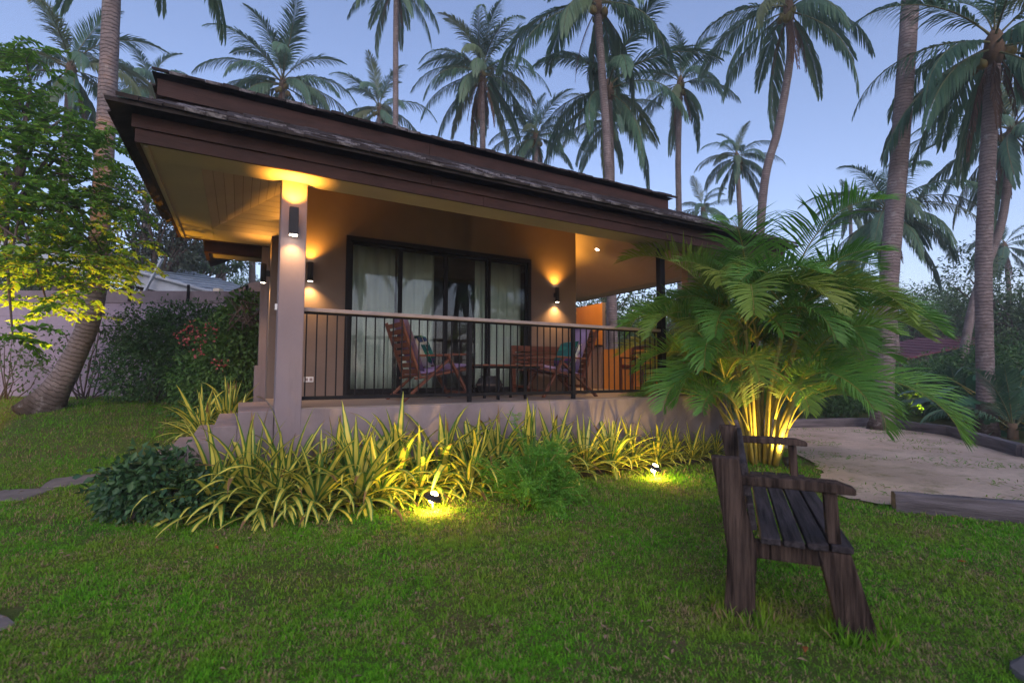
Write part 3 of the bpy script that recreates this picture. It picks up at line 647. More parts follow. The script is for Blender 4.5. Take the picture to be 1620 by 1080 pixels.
# carvings on the counter
st = empty('black_carving', (6.48, 8.2, 1.796), 0, 'small black carved figure on the counter by the tall orange panel', 'statue')
b = MB(); b.lathe([(.0001, 0), (.09, 0), (.09, .03), (.07, .04)], n=16); b.build('base', M['lampbody'], st)
b = MB(); pts = [(0, .11 * math.cos(t) * .75, .17 + .14 * math.sin(t)) for t in np.linspace(0, 2 * math.pi, 20)]; b.tube(pts, .028, 8, False); b.lathe([(.0001, .03), (.05, .06), (.03, .15), (.042, .19), (.0001, .24)], n=14); b.build('figure', M['lampbody'], st)
gs = empty('gilded_figure', (6.30, 8.62, 1.796), 0, 'slender gilded figure lamp standing on the counter at the wall corner', 'statue')
b = MB(); b.lathe([(.0001, 0), (.09, 0), (.1, .04), (.05, .08), (.04, .2), (.085, .3), (.06, .42), (.035, .5), (.07, .56), (.05, .66), (.0001, .7)], n=18); b.build('body', M['gold'], gs)
b = MB(); b.lathe([(.12, .70), (.11, .73), (.04, .78), (.0001, .86)], n=18); b.build('crown', M['gold'], gs)

# garden bench, rough hewn, seen along its length
BA = math.atan2(.595, .804)                   # direction of its length
bn = empty('garden_bench', (2.26, 1.68, float(terr(2.26, 1.68))), BA, 'weathered dark wooden garden bench standing alone on the lawn', 'bench')
rb = random.Random(8)
def slab(path, th, y0, wob=.008):
    """live-edge slab: path of (x, z, halfwidth) in the end plane, thickness th along the bench"""
    V, F = [], []; n = len(path)
    for k, yy in enumerate((y0, y0 + th)):
        for (x, z, hw) in path:
            j = .35 * wob
            V += [(x - hw + rb.uniform(-j, j), yy + rb.uniform(-j, j), z), (x + hw + rb.uniform(-j, j), yy + rb.uniform(-j, j), z)]
    m = 2 * n
    for i in range(n - 1):
        a = 2 * i; F += [(a, a + 1, a + 3, a + 2), (m + a + 2, m + a + 3, m + a + 1, m + a), (a, a + 2, m + a + 2, m + a), (a + 1, m + a + 1, m + a + 3, a + 3)]
    F += [(0, m, m + 1, 1), (m - 2, m - 1, 2 * m - 1, 2 * m - 2)]
    return MB().add(V, F)
# local axes: +Y is -b? use x' = front (local -Y side), y' = along (local +X)
class LB(MB):                                  # writes (front, along, up) as local (along, -front, up)
    def conv(s): s.v = [(p[1], -p[0], p[2]) for p in s.v]; return s
def lb(mb): n = LB(); n.v, n.f, n.uv, n.smooth = mb.v, mb.f, mb.uv, mb.smooth; return n.conv()
LEN = 1.78
rear = [(.015, -.03, .075), (.01, .06, .07), (.02, .2, .068), (.03, .34, .07), (.012, .45, .066), (-.005, .55, .06), (-.02, .66, .062), (-.035, .75, .066), (-.045, .81, .068)]
front = [(.52, -.03, .082), (.505, .08, .078), (.475, .22, .074), (.445, .34, .07), (.43, .40, .069)]
for y0 in (0.0, LEN - .1):
    lb(slab(rear, .1, y0)).build('leg', M['benchwood'], bn, .008); lb(slab(front, .095, y0)).build('leg', M['benchwood'], bn, .008)
    lb(MB().bar((.06, y0 + .05, .355), (.40, y0 + .05, .36), .06, .085)).build('side_rail', M['benchwood'], bn, .006)
    lb(MB().bar((.435, y0 + .05, .435), (.425, y0 + .05, .672), .075, .055, (1, 0, 0))).build('arm_post', M['benchwood'], bn, .005)
    arm = [(.03, 0), (.25, .004), (.46, .0), (.53, -.012)]
    b = MB(); V = []; F = []
    for i, (x, dz) in enumerate(arm):
        hw = (.045, .055, .055, .042)[i]; hz = (.024, .026, .026, .016)[i]
        V += [(x, y0 + .05 - hw, .70 + dz - hz), (x, y0 + .05 + hw, .70 + dz - hz), (x, y0 + .05 + hw, .70 + dz + hz), (x, y0 + .05 - hw, .70 + dz + hz)]
    for i in range(3):
        for k in range(4): a = 4 * i; F.append((a + k, a + (k + 1) % 4, a + 4 + (k + 1) % 4, a + 4 + k))
    F += [(3, 2, 1, 0), (12, 13, 14, 15)]
    lb(b.add(V, F)).build('armrest', M['benchwood'], bn, .008)
for i in range(4):
    x0 = .115 + i * .101; b = MB(); b.box(x0, x0 + .09, -.015 + rb.uniform(-.01, .01), LEN + .01, .402 - .004 * (i == 0), .436 - .004 * (i == 0)); lb(b).build('seat_slat', M['benchslat'], bn, .006)
for z0, z1, xx in ((.45, .585, .078), (.62, .79, .052)):
    lb(MB().bar((xx, .02, (z0 + z1) / 2), (xx, LEN - .02, (z0 + z1) / 2), .034, z1 - z0, (-.12, 0, 1))).build('back_board', M['benchslat'], bn, .006)

# sleeper logs round the sand yard
def log(p0, p1, hgt, wid, label, seed, n=12):
    r2 = random.Random(seed); p0, p1 = np.array(p0), np.array(p1); d = nrm(p1 - p0); s = np.array((-d[1], d[0])); L = np.linalg.norm(p1 - p0)
    o = empty('timber_edging', (p0[0], p0[1], 0), math.atan2(d[1], d[0]), label, 'timber edging', 'timber sleepers round the sand yard'); V, F = [], []
    prof = [(-1, -.3), (-1.02, .55), (-.85, .97), (-.2, 1.02), (.6, 1.0), (.95, .8), (1, -.3)]
    for i in range(n + 1):
        x = L * i / n
        for a, z in prof: V.append((x, a * wid / 2 + r2.uniform(-.008, .008), z * hgt + (r2.uniform(-.008, .008) if z > 0 else 0)))
    k = len(prof)
    for i in range(n):
        for j in range(k): a = i * k + j; c = i * k + (j + 1) % k; F.append((a, a + k, c + k, c))
    F += [tuple(range(k)), tuple(n * k + j for j in range(k))[::-1]]
    MB().add(V, F).build('sleeper', M['log'], o, .004)
    b = MB()
    for q in range(4): x = r2.uniform(.1, .9) * L; b.box(x, x + r2.uniform(.08, .25), wid * .18, wid * .18 + .006, hgt * .995, hgt * 1.012)
    b.build('crack', M['lampbody'], o)
log((5.25, 2.26), (6.35, .82), .165, .15, 'short grey timber sleeper at the lawn edge, near the bench', 1)
log((10.05, 2.62), (8.6, -.2), .2, .16, 'grey timber sleeper beside the broad-leaved plants, outer end', 2)
log((12.2, 4.22), (10.08, 2.66), .2, .16, 'grey timber sleeper in front of the broad-leaved plants', 3)
log((12.85, 5.75), (12.24, 4.26), .2, .16, 'grey timber sleeper in front of the yellow-lit shrub', 4)
log((9.2, 7.1), (12.8, 5.82), .2, .16, 'grey timber sleeper along the back of the sand yard', 5)
# stepping stones and rock
def stone(u, v, lx, ly, rz, label, seed, name='stepping_stone'):
    p = onground(u, v); r2 = random.Random(seed); b = MB(); pts = []
    for i in range(16):
        t = 2 * math.pi * i / 16; c, s_ = math.cos(t), math.sin(t); k = 1 / max(abs(c), abs(s_)) ** .9
        pts.append((lx / 2 * c * k * r2.uniform(.95, 1.03), ly / 2 * s_ * k * r2.uniform(.95, 1.03)))
    V = [(x, y, -.1) for x, y in pts] + [(x, y, .008) for x, y in pts] + [(x * .96, y * .96, .018) for x, y in pts]
    F = [tuple(range(32, 48))] + [(i + 16 * k, (i + 1) % 16 + 16 * k, (i + 1) % 16 + 16 * k + 16, i + 16 * k + 16) for k in (0, 1) for i in range(16)]
    o = b.add(V, F).build(name, M['stone']); o.location = p; e = .05
    nx = (terr(p[0] - e, p[1]) - terr(p[0] + e, p[1])) / (2 * e); ny = (terr(p[0], p[1] - e) - terr(p[0], p[1] + e)) / (2 * e)
    o.rotation_euler = (Vector((float(nx), float(ny), 1)).to_track_quat('Z', 'Y') @ Matrix.Rotation(rz, 3, 'Z').to_quaternion()).to_euler()
    tag(o, label, 'stepping stone', 'stepping stones in the lawn'); return o
STONES = [stone(22, 784, .5, .36, .2, 'grey stepping stone, the farther one from the steps', 1), stone(112, 762, .42, .34, .5, 'grey stepping stone between its neighbour and the dark bush', 2), stone(-78, 1000, .4, .36, .3, 'grey stepping stone alone in the open lawn, mostly out of view', 3)]
p = onground(1692, 1090); b = MB(); bm = bmesh.new(); bmesh.ops.create_icosphere(bm, subdivisions=3, radius=.14)
for v in bm.verts: v.co *= 1 + .12 * math.sin(v.co.x * 31 + 1) * math.sin(v.co.y * 27) + .05 * math.sin(v.co.z * 50)
me = bpy.data.meshes.new('rock'); bm.to_mesh(me); bm.free(); o = link('rock', me, None, M['rock'], loc=p, scale=(1, 1.2, .8)); tag(o, 'rounded grey rock on the lawn past the front of the bench', 'rock')

# garden lamps on the lawn
def garden_lamp(u, v, label, e=1.0):
    p = onground(u, v); z = float(terr(p[0], p[1])); L = empty('garden_lamp', (p[0], p[1], z), 0, label, 'garden lamp', 'low garden lamps lighting the striped plants')
    MB().tube([(0, 0, -.1), (0, 0, .05), (.0, .02, .09)], [.008, .01, .012], 8).build('spike', M['lampbody'], L)
    ax = nrm((.35, -.25, 1)); q = Vector([float(c) for c in ax]).to_track_quat('Z', 'Y').to_euler()
    b = MB(); b.lathe([(.0001, .0), (.05, .0), (.085, -.006), (.088, .0), (.075, .02), (.045, .036), (.036, .038)], n=24); o = b.build('shade', M['lampbody'], L); o.location = (0, 0, .115); o.rotation_euler = q
    b = MB(); b.lathe([(.036, .036), (.03, .048), (.016, .056), (.0001, .058)], n=20); o = b.build('lens', M['lens_y'], L); o.location = (0, 0, .115); o.rotation_euler = q
    b = MB(); b.lathe([(.0001, -.045), (.018, -.04), (.028, -.02), (.024, -.002)], n=16); o = b.build('bulb', M['lens_y'], L); o.location = (0, 0, .115); o.rotation_euler = q
    light('glow', 'POINT', (0, -.03, .062), 15 * e, YELL, L, size=.02)
    light('beam', 'SPOT', (.01, -.02, .2), 16 * e, (1, .62, .12), L, (.05, 1, .45), .03, 150, 1.0)
garden_lamp(684, 808, 'lit mushroom-shaped garden lamp on the lawn in front of the tallest striped plants')
garden_lamp(1035, 757, 'lit mushroom-shaped garden lamp on the lawn between the feathery bush and the bench')
def uplight(p, aim, e, label, spot=95, col=YELL, hood=True):
    L = empty('ground_uplight', p, 0, label, 'spotlight'); q = Vector([float(c) for c in aim]).to_track_quat('Z', 'Y').to_euler()
    MB().tube([(0, 0, -.1), (0, 0, .06)], .01, 8).build('spike', M['lampbody'], L)
    b = MB(); b.lathe([(.0001, -.06), (.04, -.06), (.05, .04), (.046, .04), (.04, .03)], n=20); o = b.build('body', M['lampbody'], L); o.location = (0, 0, .12); o.rotation_euler = q
    b = MB(); b.lathe([(.0001, .031), (.042, .031)], n=20); o = b.build('lens', M['lens_y'], L); o.location = (0, 0, .12); o.rotation_euler = q
    a = nrm(aim); light('beam', 'SPOT', np.array((0, 0, .12)) + a * .06, e, col, L, a, .04, spot, .9)

# ================================================================== BOUNDARY WALL AND NEIGHBOURS
wl = np.array((-8.4, 15.6)); wr = np.array((1.2, 10.25)); wd = nrm(wr - wl); wlen = float(np.linalg.norm(wr - wl))
bw = empty('boundary_wall', (wl[0], wl[1], .5), math.atan2(wd[1], wd[0]), 'mauve-painted block boundary wall behind the leaning palm', 'wall')
b = MB(); b.box(0, wlen, 0, .15, -.6, 2.06); b.build('panel', M['wallpaint'], bw); b = MB(); b.box(-.01, wlen, -.02, .17, 2.061, 2.30); b.build('coping', mat('wall_cap', (.26, .21, .235), None, 3, .9, .2), bw)
for x in np.arange(.5, wlen, 1.15): b = MB(); b.box(x, x + .045, -.05, -.021, 2.09, 2.42); b.build('bracket', M['black'], bw)
A0, A1 = at(-70, 348, 13.5), at(345, 464, 13.5); nd = A1 - A0; NL = float(np.hypot(nd[0], nd[1])); nz = float(nd[2] / NL)
nb = empty('neighbour_shed', (A0[0], A0[1], .6), math.atan2(nd[1], nd[0]), 'low shed with pale blue metal roof edge beyond the boundary wall', 'shed')
def tilt_z(x): return float(A0[2]) - .6 + nz * x
b = MB(); b.box(0, NL - .3, .6, 4, 0, 2.1); b.build('wall', M['hutwall'], nb)
b = MB(); b.add([(0, 0, tilt_z(0)), (NL, 0, tilt_z(NL)), (NL, 4.5, tilt_z(NL) + .5), (0, 4.5, tilt_z(0) + .5)], [(0, 1, 2, 3)]); o = b.build('roof_sheet', M['metalroof'], nb); s_ = o.modifiers.new('solid', 'SOLIDIFY'); s_.thickness = .03
for k in range(16): x = .2 + k * (NL - .4) / 15; MB().bar((x, .0, tilt_z(x) + .03), (x, 4.4, tilt_z(x) + .52), .05, .04).build('roof_rib', M['metalroof'], nb)
b = MB(); b.add([(0, -.04, tilt_z(0) - .5), (NL, -.04, tilt_z(NL) - .38), (NL, -.04, tilt_z(NL) - .02), (0, -.04, tilt_z(0) - .02)], [(0, 1, 2, 3)]); o = b.build('fascia', M['metalroof'], nb); s_ = o.modifiers.new('solid', 'SOLIDIFY'); s_.thickness = .04
MB().tube([(0, -.12, tilt_z(0) - .02), (NL, -.12, tilt_z(NL) - .02)], .055, 8).build('gutter', M['metalroof'], nb)
b = MB(); b.box(NL - .05, NL + .12, -.15, .05, tilt_z(NL) - .5, tilt_z(NL) + .12); b.build('end_post', M['cream'], nb)
for xx, lean in ((NL * .68, .35), (NL * .72, .6)): MB().bar((xx, -.25, tilt_z(xx) - 1.0), (xx + lean, -.2, tilt_z(xx) + .35), .05, .08, (0, 1, 0)).build('prop', M['metalroof'] if lean > .5 else M['bark'], nb)
th = empty('thatched_roof', (.9, 17.2, 0), .2, 'brown thatched roof mound behind the pale shed roof', 'thatched roof')
b = MB(); b.lathe([(2.6, 2.5), (2.3, 2.9), (1.5, 3.5), (.7, 3.95), (.0001, 4.15)], n=26); b.build('thatch', M['thatch'], th); b = MB(); b.lathe([(1.9, 0), (1.9, 2.8)], n=20); b.build('wall', M['hutwall'], th)
hc = at(1478, 548, 19); ht = empty('red_roof_hut', (hc[0], hc[1], 0), R(-27), 'small open hut with a dull red metal roof beyond the hedge', 'hut')
b = MB(); b.add([(-2.2, -1.2, 1.75), (1.15, -1.2, 2.45), (1.2, 1.8, 2.75), (-2.2, 1.8, 2.1)], [(0, 1, 2, 3)]); o = b.build('roof', M['hutroof'], ht); s = o.modifiers.new('solid', 'SOLIDIFY'); s.thickness = .05
for k in range(9): x = -2.1 + k * .4; z = 1.78 + (x + 2.2) * .209; MB().bar((x, -1.22, z + .02), (x + .02, 1.7, z + .35), .05, .03).build('roof_rib', M['hutroof'], ht)
for x, y in ((-2, -1), (1, -1), (1, 1.5), (-2, 1.5)): MB().bar((x, y, 0), (x, y, 1.75 + (x + 2.2) * .209), .1, .1, (0, 1, 0)).build('post', M['hutwall'], ht)
b = MB(); b.box(-1.9, .95, 1.3, 1.4, 0, 2.0); b.build('wall', M['hutwall'], ht)
# ================================================================== VEGETATION
# ---- palm fronds (unit length, growing along +X, gravity along -Z)
def frond_mesh(name, seed, elev, droop, n=58, ll=.19, lw=.011, grav=.5, vee=.25, pet=.14, mats=None, tatter=.06, rr=.0085, fwd=.75, power=1.25, segs=3):
    r = np.random.default_rng(seed); m1, m2 = mats; S = 26; P = [np.zeros(3)]; Tn = []
    yaw_c = r.uniform(-.25, .25)
    for i in range(S):
        s = (i + .5) / S; e = R(max(-88, elev - droop * s ** power)); yw = yaw_c * s * s
        d = np.array([math.cos(e) * math.cos(yw), math.cos(e) * math.sin(yw), math.sin(e)]); Tn.append(d); P.append(P[-1] + d / S)
    Tn.append(Tn[-1]); P = np.array(P); Tn = np.array(Tn)
    b = MB(); b.tube(P[::2], [rr * (1.5 if i == 0 else 1) * (1 - .88 * i / 13) for i in range(14)], 5); nr = len(b.f)
    for k in range(n):
        s = pet + (1 - pet) * (k + .5) / n; q = (k + .5) / n; f = s * S; i = min(int(f), S - 1); p = P[i] + (P[i + 1] - P[i]) * (f - i); t = Tn[i]
        side0 = nrm(np.cross((0, 0, 1), t)) if abs(t[2]) < .98 else np.array([0, 1.0, 0]); upn = nrm(np.cross(t, side0))
        prof = min(1, (q / .16)) ** .6 * (1 - .72 * max(0, (q - .45) / .55) ** 1.6)
        for sd in (-1, 1):
            if r.random() < tatter: continue
            L = ll * prof * r.uniform(.85, 1.1); a = fwd * (1 + .5 * q) + r.uniform(-.12, .12)
            d = nrm(t * math.sin(a) * 1.0 + side0 * sd * math.cos(a) * 1.0 + upn * (vee + r.uniform(-.12, .12)))
            g = grav * r.uniform(.7, 1.4); c = p + side0 * sd * rr * .6; wv = nrm(t - d * np.dot(t, d)); W0 = lw * r.uniform(.8, 1.2)
            V = []; steps = segs; ws = [.55, 1.0, .8, .45][:steps] + [0]
            for j in range(steps + 1):
                if j: d = nrm(d + np.array([0, 0, -1]) * g * (.55 + .35 * j)); c = c + d * L / steps
                wv = nrm(wv - d * np.dot(wv, d)); w_ = W0 * ws[j]
                if j < steps: V += [c - wv * w_ / 2, c + wv * w_ / 2]
                else: V += [c]
            F = [(2 * j, 2 * j + 1, 2 * j + 3, 2 * j + 2) for j in range(steps - 1)] + [(2 * steps - 2, 2 * steps - 1, 2 * steps)]
            b.add(V, F)
    me = b.mesh(name, m1); me.materials.append(m2)
    mi = [1] * nr + [0] * (len(b.f) - nr); me.polygons.foreach_set('material_index', mi); me.update(); return me
CO = {}
for e, dr in ((80, 55), (64, 75), (48, 85), (32, 85), (16, 80), (0, 72), (-18, 60), (-38, 48)):
    CO[e] = [frond_mesh('coconut_frond', 11 * k + e + 100, e, dr + 10 * k, n=76, ll=.215, lw=.0125, mats=(M['frond'], M['rachis']), grav=.22 + .006 * (64 - e), vee=.3 - .003 * (80 - e), tatter=.03 + .03 * k) for k in range(2)]
DEAD = [frond_mesh('dead_frond', 500 + k, -62, 26, n=40, mats=(M['frond_dead'], M['frond_dead']), grav=.9, vee=0, tatter=.25, ll=.15) for k in range(2)]
b = MB(); b.lathe([(.0001, -.13), (.05, -.12), (.09, -.05), (.1, .01), (.075, .09), (.03, .13), (.0001, .135)], n=10); NUT = b.mesh('coconut', M['coconut'])
def frond_obj(name, me, parent, loc, az, scale, roll=0.0):
    return link(name, me, parent, loc=loc, rot=(roll, 0, az), scale=scale)
def palm(path, r0, r1, L, label, seed, n=22, dead=3, nuts=7, emin=-38, flare=1.7, crown=True, group='coconut palms'):
    """path: world points of the trunk, base first"""
    rn = random.Random(seed); path = [np.array(p, float) for p in path]; base = path[0]
    root = empty('coconut_palm', base, 0, label, 'palm tree', group)
    # Catmull-Rom through the given points
    Q = [2 * path[0] - path[1]] + path + [2 * path[-1] - path[-2]]; pts = []
    for i in range(1, len(Q) - 2):
        for k in range(10):
            t = k / 10; a, b_, c, d = Q[i - 1:i + 3]
            pts.append(.5 * (2 * b_ + (c - a) * t + (2 * a - 5 * b_ + 4 * c - d) * t * t + (3 * b_ - a - 3 * c + d) * t ** 3))
    pts.append(path[-1]); N = len(pts); S = [0]
    for i in range(1, N): S.append(S[-1] + np.linalg.norm(pts[i] - pts[i - 1]))
    rad = [(r0 + (r1 - r0) * s / S[-1]) * (1 + (flare - 1) * math.exp(-s / .35)) * (1 + .02 * math.sin(s * 9)) for s in S]
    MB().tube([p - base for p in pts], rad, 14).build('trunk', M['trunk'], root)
    if not crown: return root
    top = path[-1] - base; tp = nrm(pts[-1] - pts[-3])
    MB().tube([top - tp * .25, top, top + tp * .3, top + tp * .55], [r1 * 1.05, r1 * 1.5, r1 * 1.25, .03], 10).build('crown_base', M['fibre'], root)
    az = rn.uniform(0, 6.28)
    for k in range(n):
        f = k / (n - 1); e = 82 + (emin - 82) * f ** .82 + rn.uniform(-8, 8); e = min(CO, key=lambda q: abs(q - e)); az += 2.39996 + rn.uniform(-.2, .2)
        frond_obj('frond', CO[e][rn.randrange(2)], root, top + tp * (.35 - .3 * f), az, L * rn.uniform(.86, 1.08) * (.8 if f < .12 else 1), rn.uniform(-.2, .2))
    for k in range(dead):
        az += 2.4 + rn.uniform(-.4, .4); frond_obj('dead_frond', DEAD[k % 2], root, top + tp * .02, az, L * rn.uniform(.5, .72))
    for k in range(nuts):
        t = rn.uniform(0, 6.28); link('coconut', NUT, root, loc=top + np.array([math.cos(t) * rn.uniform(.16, .3), math.sin(t) * rn.uniform(.16, .3), rn.uniform(-.28, .02)]), rot=(rn.uniform(-.5, .5), rn.uniform(-.5, .5), t), scale=rn.uniform(.9, 1.2))
    return root
def drop(p, dx=0, dy=0): return np.array([p[0] + dx, p[1] + dy, float(terr(p[0] + dx, p[1] + dy)) - .15])
def upx(u, v, D): return at(u, v, D)
# the leaning palm by the wall (lit from below)
palm([at(62, 655, 8), at(112, 575, 8.1), at(148, 480, 8.2), at(160, 330, 8.3), at(170, 150, 8.4), at(178, -40, 8.5), at(184, -260, 8.6)], .155, .115, 3.6, 'leaning coconut palm with curved trunk and swollen base before the mauve wall', 1, 20, 2, 6, flare=2.3)
def behind(u, v, D, L, label, seed, **k):
    t = at(u, v, D); lean = random.Random(seed).uniform(-.8, .8); base = drop(t, lean, random.Random(seed + 1).uniform(-.3, .3)); mid = (base + t) / 2 + np.array([-lean * .25, 0, 0]); return palm([base, mid, t], .15, .105, L, label, seed, **k)
behind(447, 138, 21, 3.6, 'coconut palm with upswept crown and yellowish nuts just above the roof line', 12, n=26, dead=2, nuts=9, emin=-14)
behind(600, 178, 27, 3.4, 'small coconut palm crown half hidden beside the thin bare trunk above the roof', 13, n=20, dead=1)
palm([drop(at(628, 560, 19), .2, 0), at(627, 300, 19), at(626, 100, 19), at(627, -22, 19)], .13, .10, 2.6, 'thin straight coconut palm crossing the sky above the roof, crown cut by the frame', 14, n=20, dead=2, emin=-38)
behind(762, 122, 19, 3.2, 'full coconut palm with green nuts and hanging brown skirt behind the roof', 15, n=30, dead=7, nuts=9)
behind(848, 222, 22, 2.5, 'low bushy coconut palm tucked under the nut-bearing palm behind the roof', 16, n=22, dead=1, emin=-20)
palm([drop(at(968, 560, 14), .1, 0), at(963, 285, 14), at(952, 110, 14), at(945, 12, 14)], .135, .105, 3.5, 'tall coconut palm with grey trunk and wide drooping crown rising over the roof end', 17, n=17, dead=1, nuts=5, emin=-38)
behind(962, 198, 24, 2.8, 'coconut palm with yellow nut cluster behind the tall grey trunk', 18, n=26, dead=4, nuts=8)
palm([drop(at(1076, 560, 20), .1, 0), at(1074, 330, 20), at(1073, 240, 20), at(1076, 140, 20)], .13, .11, 2.6, 'slim coconut palm with reddish dead skirt past the upper roof corner', 19, n=22, dead=6, nuts=4)
behind(1166, 256, 24, 2.3, 'small rounded coconut palm behind the areca palm fronds', 20, n=24, dead=3, nuts=6)
behind(1112, 335, 34, 2.9, 'distant low coconut palm peeping over the lower roof', 21, n=18, dead=0, nuts=0)
palm([drop(at(1195, 560, 15), -.2, 0), at(1206, 320, 15), at(1232, 200, 15), at(1250, 90, 15), at(1248, 22, 15)], .14, .11, 3.5, 'tall coconut palm with bowed trunk and long hanging fronds behind the areca palm', 22, n=19, dead=4, nuts=5)
palm([drop(at(1392, 640, 10.6)), at(1406, 450, 10.6), at(1424, 230, 10.7), at(1440, 0, 10.8), at(1452, -250, 11), at(1458, -380, 11.2)], .185, .15, 3.6, 'thick bare palm trunk standing beside the areca palm, crown above the frame', 23, n=18, dead=2)
behind(1402, 345, 19, 3.5, 'spreading coconut palm behind the thick bare trunk by the sand yard', 24, n=30, dead=5, nuts=4)
palm([drop(at(1556, 600, 9.8)), at(1556, 440, 9.8), at(1562, 270, 9.8), at(1572, 85, 9.8)], .145, .12, 3.0, 'coconut palm with straight trunk and dead brown fronds beside the broad-leaved plants', 25, n=24, dead=6, nuts=5)
palm([drop(at(1505, 560, 17)), at(1540, 480, 17), at(1585, 350, 17), at(1600, 215, 17)], .14, .11, 3.6, 'leaning coconut palm crossing behind the straight trunk near the red-roofed hut', 26, n=24, dead=5, nuts=4)
behind(1590, 395, 30, 3.0, 'far coconut palm low behind the leaning palm near the hut', 27, n=20, dead=2, nuts=0)
behind(1345, 330, 34, 2.6, 'far coconut palm seen between the areca palm and the thick bare trunk', 28, n=18, dead=1, nuts=0)
behind(240, 145, 23, 3.0, 'coconut palm rising behind the upper corner of the roof, near the leaning trunk', 29, n=20, dead=1, nuts=3)
behind(112, 118, 16, 2.9, 'coconut palm crown showing through the garden tree leaves', 30, n=22, dead=3, nuts=0)
palm([drop(at(346, 500, 24)), at(352, 440, 24), at(345, 395, 24), at(330, 300, 24)], .17, .13, 3.4, 'coconut palm with pale trunk far beyond the thatched roof', 31, n=20, dead=1, nuts=0)
palm([drop(at(403, 500, 22)), at(399, 420, 22), at(398, 300, 22)], .15, .13, 3.2, 'coconut palm far beyond the flowering bush, close to the house side', 32, n=18, dead=1, nuts=0)
palm([drop(at(968, 600, 14.6), .3, .5), at(967, 500, 15.5), at(966, 300, 15.5), at(962, 150, 15.8)], .16, .13, 3.6, 'pale palm trunk seen through the side verandah', 33, n=16, dead=0, nuts=0)
# palms behind the photographer's place: they show in the door glass
for i, (x, y, h, L) in enumerate(((-1.5, -9, 6.5, 3.4), (4.5, -12, 7.5, 3.6), (9, -7.5, 6, 3.4), (13, -13, 8, 3.8), (1.5, -16, 8.5, 3.6))):
    palm([np.array([x + .4, y, -.1]), np.array([x, y, h * .5]), np.array([x + .3, y, h])], .15, .11, L, ('coconut palm reflected in the sliding door glass'), 60 + i, n=20, dead=2, nuts=3, group='palms across the garden, seen reflected')

# ---- leaves by the thousand (diamond leaf folded along the midrib)
def leaves(P, A, N, L, W, fold=.25):
    """P base points, A leaf axis, N leaf normal (k,3); L, W arrays -> V, F"""
    A = A / np.linalg.norm(A, axis=1, keepdims=True); S = np.cross(A, N); S /= np.linalg.norm(S, axis=1, keepdims=True) + 1e-9; N2 = np.cross(S, A)
    L, W = np.asarray(L)[:, None], np.asarray(W)[:, None]; mid = P + A * L * .45
    V = np.stack([P, mid + S * W / 2 + N2 * W * fold, P + A * L - N2 * L * .12, mid - S * W / 2 + N2 * W * fold], 1).reshape(-1, 3)
    k = np.arange(len(P))[:, None] * 4; F = np.concatenate([k + np.array([[0, 1, 2]]), k + np.array([[0, 2, 3]])], 1).reshape(-1, 3); return V, F
def unit(r, k):
    v = r.normal(size=(k, 3)); return v / np.linalg.norm(v, axis=1, keepdims=True)
def blob_leaves(r, blobs, k, L, W, inner=.55, rough=.22, up=.4, droop=.3):
    bl = np.array(blobs, float); wgt = (bl[:, 3] * bl[:, 4] * bl[:, 5]) ** .67; c = r.choice(len(bl), k, p=wgt / wgt.sum()); d = unit(r, k)
    lump = 1 + rough * (np.sin(d[:, 0] * 5 + c) * np.sin(d[:, 1] * 6 + 2 * c) + .6 * np.sin(d[:, 2] * 9 + d[:, 0] * 7 + c))
    rad = (inner + (1 - inner) * r.random(k) ** .6) * lump * (1 + .08 * r.normal(size=k))
    P = bl[c, :3] + d * rad[:, None] * bl[c, 3:6]; A = d + .9 * unit(r, k) + np.array([0, 0, -droop]); N = d * .5 + np.array([0, 0, up]) + .6 * unit(r, k)
    s = r.uniform(.65, 1.25, k); return leaves(P, A, N, L * s, W * s)
def bush(name, loc, blobs, k, L, W, m, label, cat, seed, group=None, stems=6, stem_r=.012, ground_clip=True, **kw):
    r = np.random.default_rng(seed); root = empty(name, loc, 0, label, cat, group)
    V, F = blob_leaves(r, blobs, k, L, W, **kw)
    if ground_clip: V[:, 2] = np.maximum(V[:, 2], .0)
    tag(link('foliage', np_mesh('foliage', V, F, m), root), kind='stuff')
    for i in range(stems):
        bl = blobs[int(r.integers(len(blobs)))]; e = np.array(bl[:3]) + unit(r, 1)[0] * np.array(bl[3:6]) * .5; s = np.array([r.uniform(-.1, .1), r.uniform(-.1, .1), -.05]) + np.array([blobs[0][0] * .5, blobs[0][1] * .5, 0])
        mid = (s + e) / 2 + unit(r, 1)[0] * .08; MB().tube([s, mid, e], [stem_r, stem_r * .8, stem_r * .4], 6).build('stem', M['bark'], root)
    return root
def g3(x, y): return np.array([x, y, float(terr(x, y))])
def tree(loc, h, blobs, k, L, W, m, label, seed, tr=.14, group='trees beyond the garden', name='broadleaf_tree', **kw):
    r = np.random.default_rng(seed); root = empty(name, loc, 0, label, 'tree', group)
    c = np.mean([b_[:3] for b_ in blobs], axis=0); fork = np.array([c[0] * .3, c[1] * .3, h * .4])
    b = MB(); b.tube([(0, 0, -.2), (fork[0] * .4, fork[1] * .4, h * .2), fork], [tr * 1.3, tr, tr * .8], 10)
    b.build('trunk', M['bark'], root); b = MB()
    for bl in blobs:
        e = np.array(bl[:3]); mid = fork + (e - fork) * .5 + unit(r, 1)[0] * .2; b.tube([fork, mid, e], [tr * .5, tr * .33, tr * .12], 6)
        for q in range(3): t = e + unit(r, 1)[0] * np.array(bl[3:6]) * .8; b.tube([mid, (mid + t) / 2 + unit(r, 1)[0] * .1, t], [tr * .22, tr * .14, tr * .05], 5)
    b.build('limbs', M['bark'], root)
    V, F = blob_leaves(r, blobs, k, L, W, **kw); tag(link('crown', np_mesh('crown', V, F, m), root), kind='stuff'); return root
